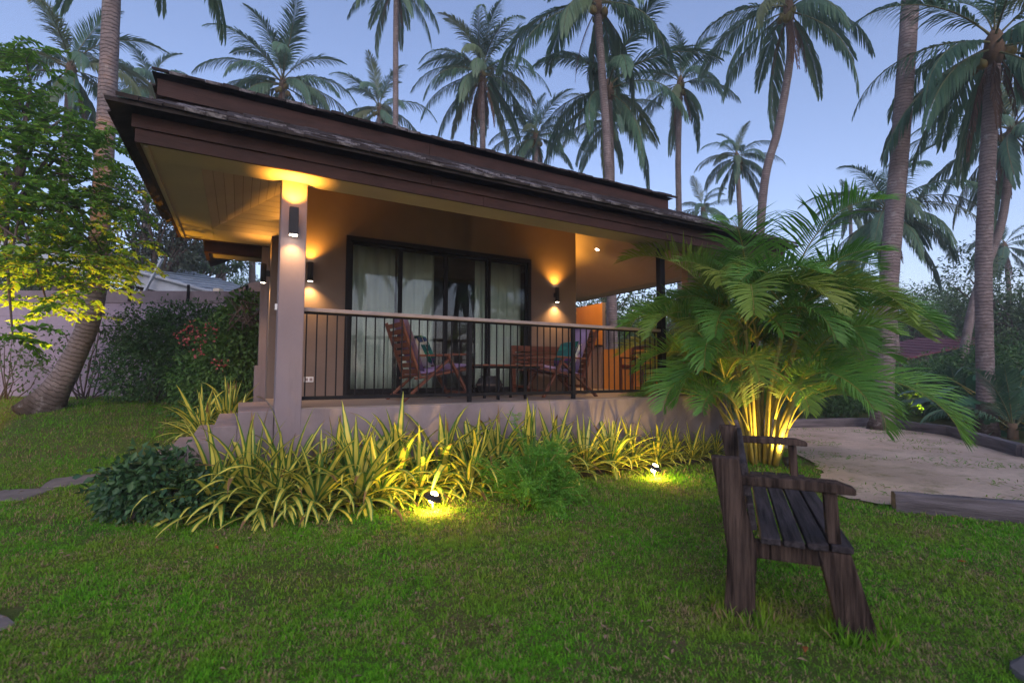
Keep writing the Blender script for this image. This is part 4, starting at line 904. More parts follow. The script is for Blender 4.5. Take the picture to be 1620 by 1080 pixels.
def crown_blobs(r, n, c, spread, rad):
    return [(c[0] + r.uniform(-1, 1) * spread[0], c[1] + r.uniform(-1, 1) * spread[1], c[2] + r.uniform(-1, 1) * spread[2], rad * r.uniform(.6, 1.2), rad * r.uniform(.6, 1.2), rad * r.uniform(.45, .9)) for _ in range(n)]
rg = np.random.default_rng(77)
# far trees on both sides
def far_tree(u, v, D, h, w, k, m, label, seed, L=.16, name='broadleaf_tree'):
    p = at(u, v, D); loc = g3(p[0], p[1]); r = np.random.default_rng(seed); zc = h * .62
    return tree(loc, h, crown_blobs(r, 9, (0, 0, zc), (w * .5, w * .5, h * .26), w * .36), k, L, L * .45, m, label, seed, .12 + h * .012, name=name)
far_tree(232, 600, 15, 6.6, 2.6, 7000, M['casuarina'], 'dark thin-leaved tree behind the shed, close to the roof edge', 101, .14)
far_tree(300, 600, 20, 6.2, 3.0, 7000, M['far_leaf'], 'dark green tree between the shed roof and the thatched roof', 102)
far_tree(120, 600, 19, 7.2, 4.4, 9000, M['far_leaf'], 'dense dark tree behind the shed and the leaning palm', 103)
far_tree(-20, 600, 21, 8, 4.6, 8000, M['far_leaf2'], 'light green tree behind the shed, past the garden tree', 104)
far_tree(375, 600, 28, 7.0, 4.0, 8000, M['far_leaf2'], 'light green tree far beyond the flowering bush', 105)
far_tree(440, 600, 36, 7, 6, 8000, M['far_leaf'], 'dark green tree far behind the house side', 106)
for i, (u, D, h, w, m) in enumerate(((1330, 26, 5.0, 5, 'far_leaf'), (1420, 30, 6.2, 6, 'far_leaf2'), (1500, 24, 5.6, 4.4, 'far_leaf'), (1565, 22, 5.2, 4.2, 'far_leaf2'), (1640, 20, 6.0, 4.6, 'far_leaf'), (1270, 32, 5.6, 6, 'far_leaf2'), (1460, 40, 9, 7, 'far_leaf'))):
    far_tree(u, 600, D, h, w, 9000, M[m], ['dark green tree behind the areca palm top', 'light green tree behind the spreading coconut palm', 'dark green tree behind the red-roofed hut', 'light green tree behind the leaning palm foot', 'dark green tree beyond the broad-leaved plants', 'light green tree far behind the areca palm', 'tall dark tree in the far distance past the hut'][i], 110 + i)
for i, (u, D) in enumerate(((930, 19), (1010, 21), (985, 27))):
    far_tree(u, 600, D, 5.0, 3.6, 6000, M[('far_leaf', 'far_leaf2', 'far_leaf')[i]], ['dark green tree seen through the side verandah by the tall panel', 'light green tree seen through the side verandah by the post', 'farther dark tree seen between the verandah panel and post'][i], 130 + i)
# a distant wood closes the horizon
rw = np.random.default_rng(5); Vs, Fs, off = [], [], 0
for k in range(150):
    a = R(-25 + 110 * k / 150) + rw.uniform(-.01, .01); D = rw.uniform(48, 75); p = (math.sin(a) * D, math.cos(a) * D); hh = rw.uniform(3.0, 6.5)
    V, F = blob_leaves(rw, [(p[0], p[1], hh * .5, 3.2, 3.2, hh * .55)], 420, .75, .38); V[:, 2] = np.maximum(V[:, 2], 0); Vs.append(V); Fs.append(F + off); off += len(V)
tag(link('distant_wood', np_mesh('distant_wood', np.concatenate(Vs), np.concatenate(Fs), M['far_leaf'])), 'dark distant wood along the horizon behind the palms', 'woodland', kind='stuff')

# hedge against the wall, flowering bush, sapling by the wall
hx = at(268, 600, 8.8); bush('hedge', g3(hx[0], hx[1]), [(-.55, .3, .6, .55, .5, .72), (-.1, .1, .75, .65, .55, .9), (.35, -.1, .7, .6, .55, .85), (-.35, .2, 1.25, .6, .45, .5), (.25, .0, 1.4, .6, .5, .45), (.7, -.25, 1.1, .5, .5, .75)], 15000, .075, .034, M['hedge'], 'dense dark green hedge growing over the mauve boundary wall', 'hedge', 201, inner=.5, rough=.12)
fx = at(342, 610, 7.6); fb = bush('flowering_bush', g3(fx[0], fx[1]), [(-.15, .1, .5, .48, .45, .6), (.15, -.05, .85, .45, .4, .5), (.05, .1, 1.25, .38, .35, .35), (.4, -.1, .4, .4, .4, .5)], 8500, .07, .034, M['hedge_lt'], 'bush with clusters of red flowers between the hedge and the house', 'bush', 202, inner=.45)
rf = np.random.default_rng(9); Pf = []
for c in ((-.32, -.42, 1.32), (-.18, -.45, 1.2), (-.36, -.42, 1.14), (-.22, -.5, .98), (-.4, -.36, 1.26), (.05, -.5, .82), (-.1, -.45, 1.36)): Pf.append(np.array(c) + rf.normal(size=(17, 3)) * np.array((.07, .05, .05)))
Pf = np.concatenate(Pf); V, F = leaves(Pf, unit(rf, len(Pf)), unit(rf, len(Pf)), np.full(len(Pf), .05), np.full(len(Pf), .034)); tag(link('flowers', np_mesh('flowers', V, F, M['flower']), fb), kind='stuff')
vx = at(388, 600, 7.9); vn = bush('climbing_vine', g3(vx[0], vx[1]), [(0, 0, 1.55, .35, .4, .38), (.05, 0, .9, .22, .3, .7), (-.15, -.1, 1.0, .3, .3, .4), (.1, .1, .4, .25, .3, .4)], 4200, .10, .055, M['hedge_lt'], 'tangled climber with bare looping stems against the house side', 'vine', 203, stems=4)
b = MB(); rv = np.random.default_rng(4)
for i in range(16):
    pts = [np.array([rv.uniform(-.3, .3), rv.uniform(-.4, -.3), 1.5 + rv.uniform(-.25, .3)]) for _ in range(2)]; c = np.array([rv.uniform(-.35, .1), -.45, 1.35 + rv.uniform(0, .45)]); b.tube([pts[0], (pts[0] + c) / 2, c, (pts[1] + c) / 2, pts[1]], .011, 5)
for i in range(4): b.tube([(rv.uniform(-.05, .05), 0, 0), (rv.uniform(-.08, .08), -.05, .6), (rv.uniform(-.1, .1), -.1, 1.4)], [.045, .035, .025], 7)
b.build('bare_stems', M['bark'], vn)
sx_ = at(122, 615, 9.0); bush('sapling', g3(sx_[0], sx_[1]), [(.25, 0, 1.35, .45, .25, .3), (-.2, 0, 1.1, .4, .25, .25), (.35, 0, .85, .4, .25, .3), (-.45, 0, .7, .5, .25, .25), (.1, 0, .45, .35, .2, .25), (.55, 0, .3, .3, .2, .15)], 520, .085, .04, M['hedge'], 'sparse dark sapling in front of the mauve wall behind the leaning trunk', 'sapling', 204, inner=.1, stems=14, stem_r=.014)
sx_ = at(8, 620, 9.0); bush('sapling', g3(sx_[0], sx_[1]), [(0, 0, .9, .5, .3, .5), (.3, 0, .4, .4, .3, .35)], 240, .085, .04, M['hedge'], 'sparse dark sapling in front of the mauve wall, away from the leaning trunk', 'sapling', 205, inner=.1, stems=8)
# dark bush by the steps, feathery bush on the lawn
bush('dark_bush', g3(-.52, 5.05), [(-.1, .08, .27, .33, .3, .27), (.18, -.02, .22, .34, .28, .22), (-.26, .2, .24, .24, .22, .2), (.02, .15, .40, .26, .24, .16), (.38, -.08, .12, .26, .22, .13)], 3600, .075, .042, M['darkbush'], 'low dark glossy bush on the lawn in front of the steps', 'bush', 206, inner=.45, rough=.3, stems=14)
fl = empty('feathery_bush', g3(2.5, 4.0), 0, 'bright green feathery bush on the lawn between the two garden lamps', 'bush'); rq = np.random.default_rng(12); Vs, Fs, off = [], [], 0; sb = MB()
for i in range(64):
    az = rq.uniform(0, 6.28); ln = rq.uniform(.3, .62) * (1.45 if i < 7 else 1); el = rq.uniform(.35, 1.45) if i >= 7 else rq.uniform(1.2, 1.5); p = np.array([rq.normal() * .09, rq.normal() * .09, 0.0]); d = np.array([math.cos(az) * math.cos(el), math.sin(az) * math.cos(el), math.sin(el)]); pts = [p.copy()]; S = 12
    for j in range(S):
        d = nrm(d + np.array([0, 0, -.05])); p = p + d * ln / S; pts.append(p.copy())
        if j > 1:
            for q in range(4):
                ax = nrm(d * .7 + unit(rq, 1)[0] * .9); l2 = rq.uniform(.05, .11); m_ = 8; t = np.linspace(.15, 1, m_)[:, None]; B = p + ax * l2 * t; sd = nrm(np.cross(ax, (0.1, .2, 1)))
                B2 = np.concatenate([B, B]); A2 = np.concatenate([np.tile(ax * .8 + sd, (m_, 1)), np.tile(ax * .8 - sd, (m_, 1))]) + rq.normal(size=(2 * m_, 3)) * .2
                V, F = leaves(B2, A2, np.tile(np.array([0., 0, 1]), (2 * m_, 1)) + rq.normal(size=(2 * m_, 3)) * .3, np.full(2 * m_, .032), np.full(2 * m_, .0075)); Vs.append(V); Fs.append(F + off); off += len(V)
    sb.tube(pts[::3] + [pts[-1]], .004, 4)
sb.build('stems', M['cane'], fl, kind='stuff'); V = np.concatenate(Vs); V[:, 2] = np.maximum(V[:, 2], .0); tag(link('foliage', np_mesh('foliage', V, np.concatenate(Fs), M['fern']), fl), kind='stuff')

# hedge and broad-leaved plants beyond the sand yard
for i, (u, D, w, h, m, lab) in enumerate(((1310, 13.5, 2.2, 1.35, 'hedge', 'dark shrub behind the sand yard near the areca palm'), (1400, 15.6, 2.6, 1.3, 'hedge', 'dark shrub at the foot of the thick bare trunk'), (1465, 14.0, 1.6, 1.2, 'hedge_lt', 'shrub lit yellow from below behind the timber edging'), (1530, 13.0, 2.0, 1.7, 'hedge', 'dark shrub between the lit shrub and the broad-leaved plants'), (1480, 16.5, 3.6, 1.85, 'hedge_lt', 'clipped light green hedge in front of the red-roofed hut'), (1600, 12.0, 2.4, 2.1, 'hedge', 'tall dark shrub behind the broad-leaved plants'), (1240, 15, 3.0, 1.5, 'hedge', 'dark shrub behind the areca palm base'))):
    p = at(u, 600, D); r = np.random.default_rng(300 + i); bl = [(r.uniform(-w / 2, w / 2), r.uniform(-.4, .4), h * r.uniform(.35, .7), w * .28, .5, h * .42) for _ in range(9)]
    root = bush('shrub', g3(p[0], p[1]), bl, 7000, .10, .045, M[m], lab, 'shrub', 310 + i, stems=5, rough=.15); root.rotation_euler.z = -R(29)
def bigleaf_mesh(seed, L, Wd, cut):
    r = np.random.default_rng(seed); n = 14; V, F = [], []
    for i in range(n + 1):
        s = i / n; w = Wd * math.sin(math.pi * min(1, s * .92 + .08)) ** .7 * (1 if not cut or i % 2 else .45); x = L * (s - .15 * s * s); z = .25 * L * s - .55 * L * s * s
        V += [(x, -w, z + .12 * w), (x, 0, z), (x, w, z + .12 * w)]
    for i in range(n): a = 3 * i; F += [(a, a + 1, a + 4, a + 3), (a + 1, a + 2, a + 5, a + 4)]
    return np_mesh('leaf_blade', V, F, M['bigleaf'], smooth=True)
BL = [bigleaf_mesh(k, 1, .26 + .05 * k, k % 2) for k in range(3)]
for i, (u, D, h, s, lab) in enumerate(((1530, 11.2, .7, .62, 'broad-leaved plant with glossy blades in front of the straight trunk'), (1592, 10.6, 1.0, .75, 'tall broad-leaved plant behind the timber edging, among darker shrubs'), (1640, 9.8, 1.2, .8, 'large broad-leaved plant at the outer end of the timber edging'), (1570, 9.9, .35, .5, 'low broad-leaved plant close against the timber edging'))):
    p = at(u, 600, D); r = random.Random(40 + i); root = empty('broad_leaved_plant', g3(p[0], p[1]), 0, lab, 'plant', 'broad-leaved plants by the sand yard')
    for k in range(16):
        az = k * 2.4 + r.uniform(-.3, .3); el = r.uniform(.5, 1.4); ll = h * r.uniform(.6, 1.5); e = np.array([math.cos(az) * math.cos(el), math.sin(az) * math.cos(el), math.sin(el)]) * ll
        MB().tube([(0, 0, 0), e * .55 + np.array([0, 0, .05]), e], [.016, .012, .008], 6).build('petiole', M['cane'], root); link('leaf', BL[k % 3], root, loc=e, rot=(r.uniform(-.4, .4), r.uniform(-.3, .5), az), scale=s * r.uniform(.7, 1.2))
for i, (u, D, lab) in enumerate(((1598, 9.2, 'young fan of arching palm fronds by the timber edging'), (1515, 12.2, 'young arching palm behind the lit shrub'))):
    p = at(u, 610, D); root = empty('young_palm', g3(p[0], p[1]), 0, lab, 'palm', 'young palms by the sand yard'); r = random.Random(i)
    for k in range(11): e = (64, 48, 32, 64, 80)[k % 5]; frond_obj('frond', CO[e][k % 2], root, (0, 0, .15), k * 2.4, r.uniform(1.3, 1.8))
    MB().tube([(0, 0, -.1), (0, 0, .3)], [.09, .07], 8).build('stem', M['fibre'], root)

# ---- the garden tree with layered sprays, lit yellow from below
tl = at(-95, 640, 6.6); gt = empty('garden_tree', g3(tl[0], tl[1]), 0, 'leafy garden tree with sprays lit yellow from below', 'tree'); rt_ = np.random.default_rng(31); O = np.array(gt.location)
tw = MB(); Vs, Fs, off = [], [], 0
b = MB(); ctr = at(40, 250, 6.6) - O; b.tube([(0, 0, -.1), (.05, 0, 1.2), ctr * .55 + np.array([0, 0, .3]), ctr], [.11, .09, .06, .035], 10); b.build('trunk', M['bark'], gt)
def spray(c, d, ln, leafL, nl=14):
    global off
    p = c.copy(); pts = [p.copy()]; s_ = nrm(np.cross(d, (0, 0, 1)))
    for j in range(nl):
        d = nrm(d + np.array([0, 0, -.035]) + rt_.normal(size=3) * .05); p = p + d * ln / nl; pts.append(p.copy())
    q = np.array(pts[2:]); B = np.concatenate([q, q]); k = len(B); A = np.concatenate([np.tile(s_ + d * .6, (len(q), 1)), np.tile(-s_ + d * .6, (len(q), 1))]) + rt_.normal(size=(k, 3)) * .3
    V, F = leaves(B, A, np.tile(np.array([0., 0, 1]), (k, 1)) + rt_.normal(size=(k, 3)) * .35, leafL * rt_.uniform(.7, 1.2, k), leafL * .55 * rt_.uniform(.8, 1.1, k)); Vs.append(V); Fs.append(F + off); off += len(V); tw.tube(pts[::4] + [pts[-1]], .004, 4)
# clusters: (u, v, depth, spread px, count, leaf length)
for (u, v, D, sp, n, lf) in ((40, 85, 7.0, 30, 14, .085), (20, 140, 6.8, 40, 20, .085), (140, 215, 7.0, 42, 22, .08), (60, 240, 6.4, 60, 40, .08), (150, 285, 6.8, 48, 30, .075), (30, 320, 6.2, 50, 38, .08), (120, 345, 6.4, 60, 46, .075), (60, 400, 6.0, 55, 40, .075), (160, 395, 6.6, 45, 34, .07), (110, 445, 6.2, 50, 30, .07), (185, 430, 6.9, 24, 14, .07), (15, 420, 5.6, 30, 14, .08), (20, 530, 5.2, 16, 5, .09), (75, 480, 5.8, 30, 8, .08), (110, 180, 6.8, 30, 12, .08), (0, 200, 6.4, 40, 22, .085), (195, 330, 7.2, 22, 10, .07), (10, 260, 7.4, 60, 30, .085)):
    for i in range(int(n * 1.35)):
        c = at(u + rt_.normal() * sp * .6, v + rt_.normal() * sp * .5, D + rt_.normal() * .35) - O; az = rt_.uniform(0, 6.28); el = rt_.uniform(-.25, .35); spray(c, np.array([math.cos(az) * math.cos(el), math.sin(az) * math.cos(el), math.sin(el)]), rt_.uniform(.3, .55), lf * 1.12)
    e = at(u, v, D) - O; mid = (ctr + e) / 2 + rt_.normal(size=3) * .15; MB().tube([ctr * .8, mid, e], [.03, .018, .008], 6).build('limb', M['bark'], gt)
tw.build('twigs', M['bark'], gt, kind='stuff'); tag(link('crown', np_mesh('crown', np.concatenate(Vs), np.concatenate(Fs), M['tree_leaf']), gt), kind='stuff')
p = at(-38, 700, 5.6); uplight(g3(p[0], p[1]), at(70, 410, 6.2) - p, 620, 'small ground spotlight under the garden tree, in front of the leaning palm', 72, (1.0, .47, .025))

# ---- areca palm clump
ac = np.array([6.3, 4.28, 0.0]); ar = empty('areca_palm', ac, 0, 'clumping areca palm with arching fronds and yellow canes, lit at its base', 'palm')
AR = {}
for e, dr in ((84, 95), (72, 110), (58, 112), (42, 105), (25, 95)):
    AR[e] = [frond_mesh('areca_frond', 900 + e + 7 * k, e, dr + 14 * k, n=58, ll=.30, lw=.0102, grav=.12 + .06 * k, vee=.55, pet=.24, mats=(M['areca'], M['rachis_y']), tatter=.02, rr=.0068, fwd=.62, power=1.5, segs=3) for k in range(2)]
ra = random.Random(6); tops = []
for i in range(19):
    az = i * 2.4 + ra.uniform(-.3, .3); r0 = ra.uniform(.02, .26); h = ra.uniform(.7, 2.0); out = r0 * .6 + h * ra.uniform(.08, .24)
    bs = np.array([math.cos(az) * r0, math.sin(az) * r0, -.05]); tp = np.array([math.cos(az) * (r0 + out), math.sin(az) * (r0 + out), h]); md = (bs + tp) / 2 + np.array([-math.cos(az), -math.sin(az), 0]) * .06 * h
    rr_ = ra.uniform(.022, .036); MB().tube([bs, md, tp], [rr_ * 1.15, rr_, rr_ * .8], 8).build('cane', M['cane'], ar); tops.append((tp, az, h))
cnt = 0
for tp, az, h in tops:
    for k in range(5 if h > 1.0 else 4):
        e = (84, 72, 58, 42, 58)[k] if h > 1.2 else (72, 58, 42, 25, 42)[k]; a2_ = az + (0, 2.1, -2.0, .6, 3.1)[k] * ra.uniform(.5, 1.1); L = ra.uniform(1.5, 2.05)
        if e == 84: L *= 1.05
        frond_obj('frond', AR[e][ra.randrange(2)], ar, tp, a2_, L, ra.uniform(-.25, .25)); cnt += 1
for i in range(9):                             # young low shoots droop round the clump
    az = i * 2.4 + 1.0; bs = np.array([math.cos(az) * .22, math.sin(az) * .22, 0]); tp = np.array([math.cos(az) * .36, math.sin(az) * .36, ra.uniform(.45, .8)])
    MB().tube([bs, (bs + tp) / 2, tp], [.02, .018, .014], 7).build('cane', M['cane'], ar)
    for k in range(2): frond_obj('frond', AR[(72, 58)[k]][ra.randrange(2)], ar, tp, az + ra.uniform(-.7, .7), ra.uniform(1.25, 1.7), ra.uniform(-.2, .2))
p = np.array([6.12, 3.78, .0]); uplight(p, (.25, .45, 1), 60, 'small ground spotlight at the foot of the areca palm', 110, (1, .66, .12))
p = at(1463, 680, 13.2); uplight(g3(p[0], p[1]), (.25, .35, 1), 45, 'small ground spotlight under the yellow-lit shrub', 120, (1, .8, .05))

# ---- yellow striped strap-leaf plants along the plinth
def strap_mesh(seed, elev, droop, wid):
    r = random.Random(seed); S = 9; P = [np.zeros(3)]; T_ = []; yc = r.uniform(-.3, .3)
    for i in range(S):
        s = (i + .5) / S; e = R(elev - droop * s ** 2.2); y = yc * s * s; d = np.array([math.cos(e) * math.cos(y), math.cos(e) * math.sin(y), math.sin(e)]); T_.append(d); P.append(P[-1] + d / S)
    T_.append(T_[-1]); V, F, UV = [], [], []
    for i in range(S + 1):
        s = i / S; w = wid * (.55 + .45 * min(1, s * 5)) * (1 - max(0, (s - .35) / .65) ** 1.7) * .5 + .0008; t = T_[i]; sd = nrm(np.cross((0, 0, 1), t)) if abs(t[2]) < .99 else np.array([0, 1., 0]); up = np.cross(t, sd)
        for q, u in ((-1, 0), (0, .5), (1, 1)): V.append(P[i] + sd * w * q + up * abs(q) * w * .35); UV.append((u, s))
    for i in range(S): a = 3 * i; F += [(a, a + 1, a + 4, a + 3), (a + 1, a + 2, a + 5, a + 4)]
    return np_mesh('strap_leaf', V, F, M['strap'], UV, True)
ST = [[strap_mesh(10 * e + k, (86, 74, 60, 46, 30, 14)[e], (14, 45, 80, 90, 85, 75)[e] * (.5 + .5 * k), .098 + .016 * (k % 2)) for k in range(3)] for e in range(6)]
def strap_plant(x, y, size, n, label, seed, group='yellow striped strap-leaf plants along the plinth'):
    r = random.Random(seed); z = float(terr(x, y)); root = empty('striped_plant', (x, y, z), 0, label, 'plant', group); az = r.uniform(0, 6)
    MB().tube([(0, 0, -.05), (0, 0, .1 * size)], [.045 * size, .03 * size], 8).build('stem', M['fibre'], root)
    for k in range(n):
        f = k / n; e = min(5, int(f ** .62 * 6)); az += 2.39996 + r.uniform(-.3, .3); L = size * r.uniform(.72, 1.12) * (1 - .15 * f)
        link('leaf', ST[e][r.randrange(3)], root, loc=(.012 * math.cos(az), .012 * math.sin(az), (.09 * (1 - f) + .02) * size), rot=(r.uniform(-.25, .25), r.uniform(-.08, .08), az), scale=(L, L * r.uniform(.8, 1.15), L))
S_ = 'yellow striped strap-leaf plant '
for i, (x, y, s, n, lab) in enumerate([
    (-.14, 5.03, .8, 54, S_ + 'half covering the front of the steps, next to the dark bush'), (.12, 4.92, .84, 58, S_ + 'leaning over the lawn between the steps and the column'),
    (.30, 4.70, .64, 50, S_ + 'at the lawn edge in front of the column, low and spreading'), (.40, 4.86, .86, 58, S_ + 'standing right in front of the column base'),
    (.62, 4.66, .74, 56, S_ + 'at the lawn edge just past the column'), (.86, 4.98, .80, 56, S_ + 'close to the plinth below the wall socket'),
    (.98, 4.66, .92, 60, S_ + 'with long blades trailing on the lawn, below the first door panel'), (1.20, 4.72, .74, 54, S_ + 'squeezed between two larger clumps below the first door panel'),
    (1.42, 4.92, .92, 58, S_ + 'behind the first garden lamp, against the plinth'), (1.60, 4.74, .70, 50, S_ + 'brightest lit, directly behind the first garden lamp'),
    (1.92, 4.93, 1.0, 62, S_ + 'the tallest, with blades rising to the railing by the column-side recliner'), (2.10, 4.68, .70, 52, S_ + 'at the lawn edge between first garden lamp and feathery bush'),
    (2.25, 4.82, .86, 56, S_ + 'rising just behind the left flank of the feathery bush'), (2.58, 4.96, .92, 58, S_ + 'directly behind the feathery bush, under the railing post'),
    (2.95, 4.86, .84, 56, S_ + 'behind the far flank of the feathery bush, below the coffee table'), (3.10, 4.68, .62, 48, S_ + 'low at the lawn edge just past the feathery bush'),
    (3.35, 4.92, .86, 56, S_ + 'against the plinth below the recliner beside the loveseat'), (3.75, 4.90, .72, 52, S_ + 'medium, below the second railing post'),
    (4.15, 4.84, .78, 54, S_ + 'medium, arching straight behind the second garden lamp'), (4.55, 4.90, .66, 50, S_ + 'medium, just past the second garden lamp by the plinth'),
    (4.95, 4.86, .62, 48, S_ + 'medium, below the end of the handrail'), (5.30, 4.90, .52, 46, S_ + 'short, below the black verandah post'),
    (5.62, 4.84, .50, 44, S_ + 'short and dim, one clump past the black verandah post'), (5.95, 4.92, .48, 42, S_ + 'short and dim, second last before the areca canes'),
    (6.25, 4.95, .44, 40, S_ + 'smallest and dim, right beside the areca canes'), (-.02, 7.15, .72, 54, S_ + 'behind the steps, touching the side of the house'),
    (-.35, 7.35, .70, 52, S_ + 'behind the steps, outermost towards the lawn'), (-.12, 7.70, .80, 54, S_ + 'behind the steps, in the middle of its group'),
    (-.45, 7.90, .75, 52, S_ + 'along the house side, nearest the flowering bush'), (-.10, 8.30, .80, 54, S_ + 'along the house side below the grey pilaster')]):
    strap_plant(x, y, s * .94, n, lab, 400 + i)

# ---- grass
rgz = np.random.default_rng(21)
def inpoly(x, y, poly_):
    c = np.zeros(len(x), bool); n = len(poly_)
    for i in range(n):
        (x0, y0), (x1, y1) = poly_[i], poly_[(i + 1) % n]; k = ((y0 > y) != (y1 > y)) & (x < (x1 - x0) * (y - y0) / (y1 - y0 + 1e-12) + x0); c ^= k
    return c
def blades(D0, D1, dens, size):
    A = (D1 ** 2 - D0 ** 2) * 1.13; k = int(A * dens); D = np.sqrt(rgz.uniform(D0 ** 2, D1 ** 2, k)); l = rgz.uniform(-1.13, 1.13, k) * D
    x = .873 * l + .487 * D; y = -.487 * l + .873 * D
    keep = ~inpoly(x + rgz.normal(size=k) * .09, y + rgz.normal(size=k) * .09, SAND) & ~inpoly(x, y, BED) & ~((x > -.05) & (y > 5.1) & (x < 8)) & ~((x > -.8) & (x < .3) & (y > 5.15) & (y < 6.7)) & (x < 9)
    for s in STONES: keep &= (np.abs(x - s.location.x) > .22) | (np.abs(y - s.location.y) > .19)
    # worn patches thin the grass
    pat = np.sin(x * 1.9 + 1.1) * np.sin(y * 2.3 + x * .7) + .5 * np.sin(x * 5.1) * np.sin(y * 4.3); keep &= (pat < .75) | (rgz.random(k) < .45)
    for (u, v, rr_) in ((740, 1000, .16), (690, 970, .1), (625, 880, .12), (1310, 760, .35), (1130, 735, .3)):
        q = onground(u, v); keep &= ((x - q[0]) ** 2 + (y - q[1]) ** 2 > rr_ ** 2) | (rgz.random(k) < .5)
    x, y = x[keep], y[keep]; k = len(x); z = terr(x, y)
    tuft = .75 + .45 * np.sin(x * 23 + 3 * np.sin(y * 17)) * np.sin(y * 29 + 2 * np.sin(x * 13)); h = size * rgz.uniform(.5, 1.3, k) * np.clip(tuft, .45, 1.3); az = rgz.uniform(0, 6.283, k); lean = rgz.uniform(.5, 1.7, k); w = .0060 * (size / .05) * rgz.uniform(.6, 1.3, k)
    dx, dy = np.cos(az), np.sin(az); sxx, syy = -dy, dx; B = np.stack([x, y, z - .004], 1); S = np.stack([sxx, syy, 0 * x], 1) * w[:, None] / 2
    mid = B + np.stack([dx * np.sin(lean * .5), dy * np.sin(lean * .5), np.cos(lean * .5)], 1) * h[:, None] * .55; tip = mid + np.stack([dx * np.sin(lean * 1.3), dy * np.sin(lean * 1.3), np.cos(lean * 1.3)], 1) * h[:, None] * .5
    V = np.stack([B - S, B + S, mid + S * .85, mid - S * .85, tip], 1).reshape(-1, 3); a = np.arange(k)[:, None] * 5
    F = np.concatenate([a + np.array([[0, 1, 2]]), a + np.array([[0, 2, 3]]), a + np.array([[3, 2, 4]])], 1).reshape(-1, 3); return V, F
Vs, Fs, off = [], [], 0
for D0, D1, dens, size in ((1.4, 2.6, 26000, .033), (2.6, 4.0, 15000, .038), (4.0, 6.0, 6500, .047), (6.0, 11.5, 1700, .065)):
    V, F = blades(D0, D1, dens, size); Vs.append(V); Fs.append(F + off); off += len(V)
Pb = []
for fx_ in (.015, .52):
    for ly_ in (.05, LEN - .05):
        q = np.array([2.26, 1.68]) + np.array([.595, -.804]) * fx_ + np.array([.804, .595]) * ly_; a = rgz.uniform(0, 6.283, 260); rr_ = .09 + .07 * rgz.random(260) ** 1.5; Pb.append(np.stack([q[0] + np.cos(a) * rr_, q[1] + np.sin(a) * rr_], 1))
Pb = np.concatenate(Pb); kb = len(Pb); V, F = leaves(np.stack([Pb[:, 0], Pb[:, 1], terr(Pb[:, 0], Pb[:, 1])], 1), np.stack([rgz.normal(size=kb) * .4, rgz.normal(size=kb) * .4, np.ones(kb)], 1), rgz.normal(size=(kb, 3)), rgz.uniform(.05, .11, kb), np.full(kb, .006)); Vs.append(V); Fs.append(F + off); off += len(V)
tag(link('grass', np_mesh('grass', np.concatenate(Vs), np.concatenate(Fs), M['grass'])), 'short green lawn grass in front of the bungalow', 'grass', kind='stuff')
kl = 1500; Dl = np.sqrt(rgz.uniform(1.6 ** 2, 6.0 ** 2, kl)); ll_ = rgz.uniform(-1.1, 1.1, kl) * Dl; xl, yl = .873 * ll_ + .487 * Dl, -.487 * ll_ + .873 * Dl; kp = ~inpoly(xl, yl, SAND) & ~((xl > -.05) & (yl > 4.7)); xl, yl = xl[kp], yl[kp]; kl = len(xl)
V, F = leaves(np.stack([xl, yl, terr(xl, yl) + rgz.uniform(.012, .026, kl)], 1), np.stack([rgz.normal(size=kl), rgz.normal(size=kl), rgz.normal(size=kl) * .2], 1), np.tile(np.array([0., 0, 1]), (kl, 1)) + rgz.normal(size=(kl, 3)) * .3, rgz.uniform(.015, .05, kl), rgz.uniform(.004, .016, kl))
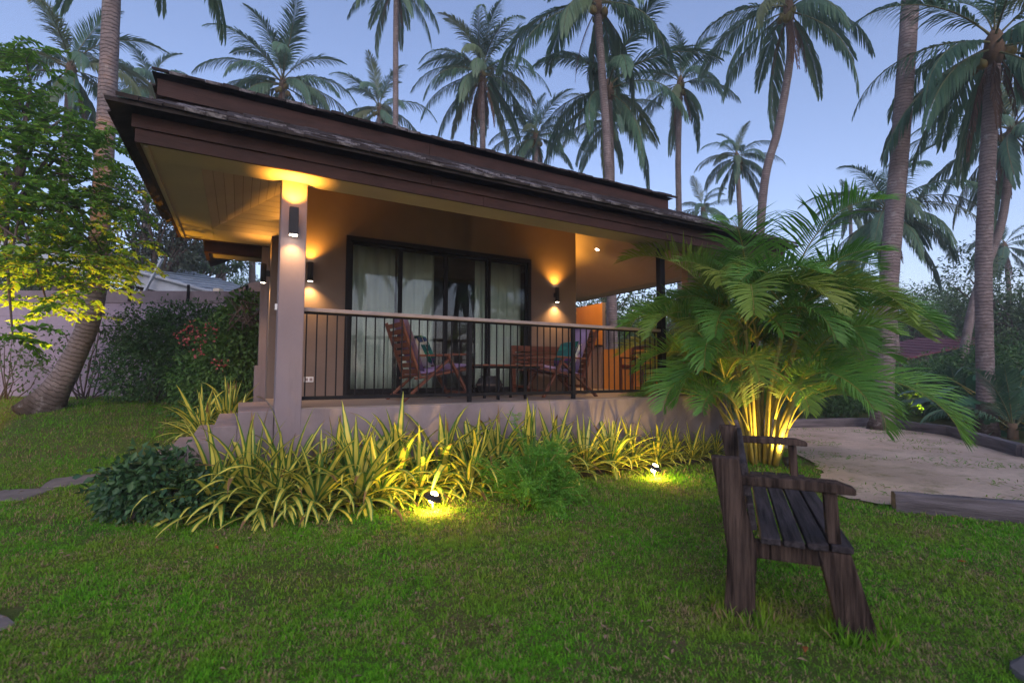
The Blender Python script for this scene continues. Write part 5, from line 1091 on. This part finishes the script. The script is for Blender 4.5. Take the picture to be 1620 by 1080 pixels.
tag(link('lawn_litter', np_mesh('lawn_litter', V, F, leafmat('dry_litter', (.30, .21, .13), (.17, .11, .07), None, .1, .9))), 'small dry leaf litter strewn over the lawn', 'leaf litter', kind='stuff')
# weeds in the sand, fallen leaves
rs = np.random.default_rng(8); k = 5200; x = rs.uniform(5.4, 12.6, k); y = rs.uniform(1.2, 6.8, k); inside = inpoly(x, y, SAND); msk = (np.sin(x * 2.1 + 2) * np.sin(y * 2.7) + .6 * np.sin(x * 4.3 + y * 3)) > .25; x, y = x[inside & msk], y[inside & msk]; k = len(x)
V, F = leaves(np.stack([x, y, np.full(k, .016)], 1), np.stack([rs.normal(size=k), rs.normal(size=k), rs.uniform(.1, .9, k)], 1), np.tile(np.array([0., 0, 1]), (k, 1)), rs.uniform(.03, .08, k), rs.uniform(.006, .014, k))
tag(link('sand_weeds', np_mesh('sand_weeds', V, F, M['grass'])), 'thin scattered weeds growing in the sand yard', 'weeds', kind='stuff')
for i, (u, v, lab) in enumerate(((1506, 822, 'orange fallen leaf against the short timber sleeper'), (1530, 896, 'orange fallen leaf in the grass past the bench front'), (1278, 1032, 'dry curled leaf on the grass below the bench front leg'), (340, 870, 'dry fallen leaf on the grass before the dark bush'))):
    p = onground(u, v); V, F = leaves(np.array([[0, 0, .03]]), np.array([[1., .2, .05]]), np.array([[.1, .1, 1.]]), [.05], [.024]); o = link('fallen_leaf', np_mesh('fallen_leaf', V, F, M['deadleaf']), loc=p, rot=(.2, .1, i * 1.7)); tag(o, lab, 'leaf', 'fallen leaves on the lawn'); s = o.modifiers.new('solid', 'SOLIDIFY'); s.thickness = .001
# ---- dusk haze
hz = MB(); hz.box(-450, 560, -350, 660, -1.5, 22); m = bpy.data.materials.new('haze_air'); m.use_nodes = True; t = m.node_tree; t.nodes.remove(t.nodes['Principled BSDF'])
pv = t.nodes.new('ShaderNodeVolumePrincipled'); pv.inputs['Density'].default_value = .0032; pv.inputs['Color'].default_value = (.95, .95, .97, 1); pv.inputs['Anisotropy'].default_value = .2
t.links.new(pv.outputs[0], t.nodes['Material Output'].inputs['Volume'])
tag(hz.build('haze', m), 'thin dusk haze filling the air', 'haze', kind='stuff')
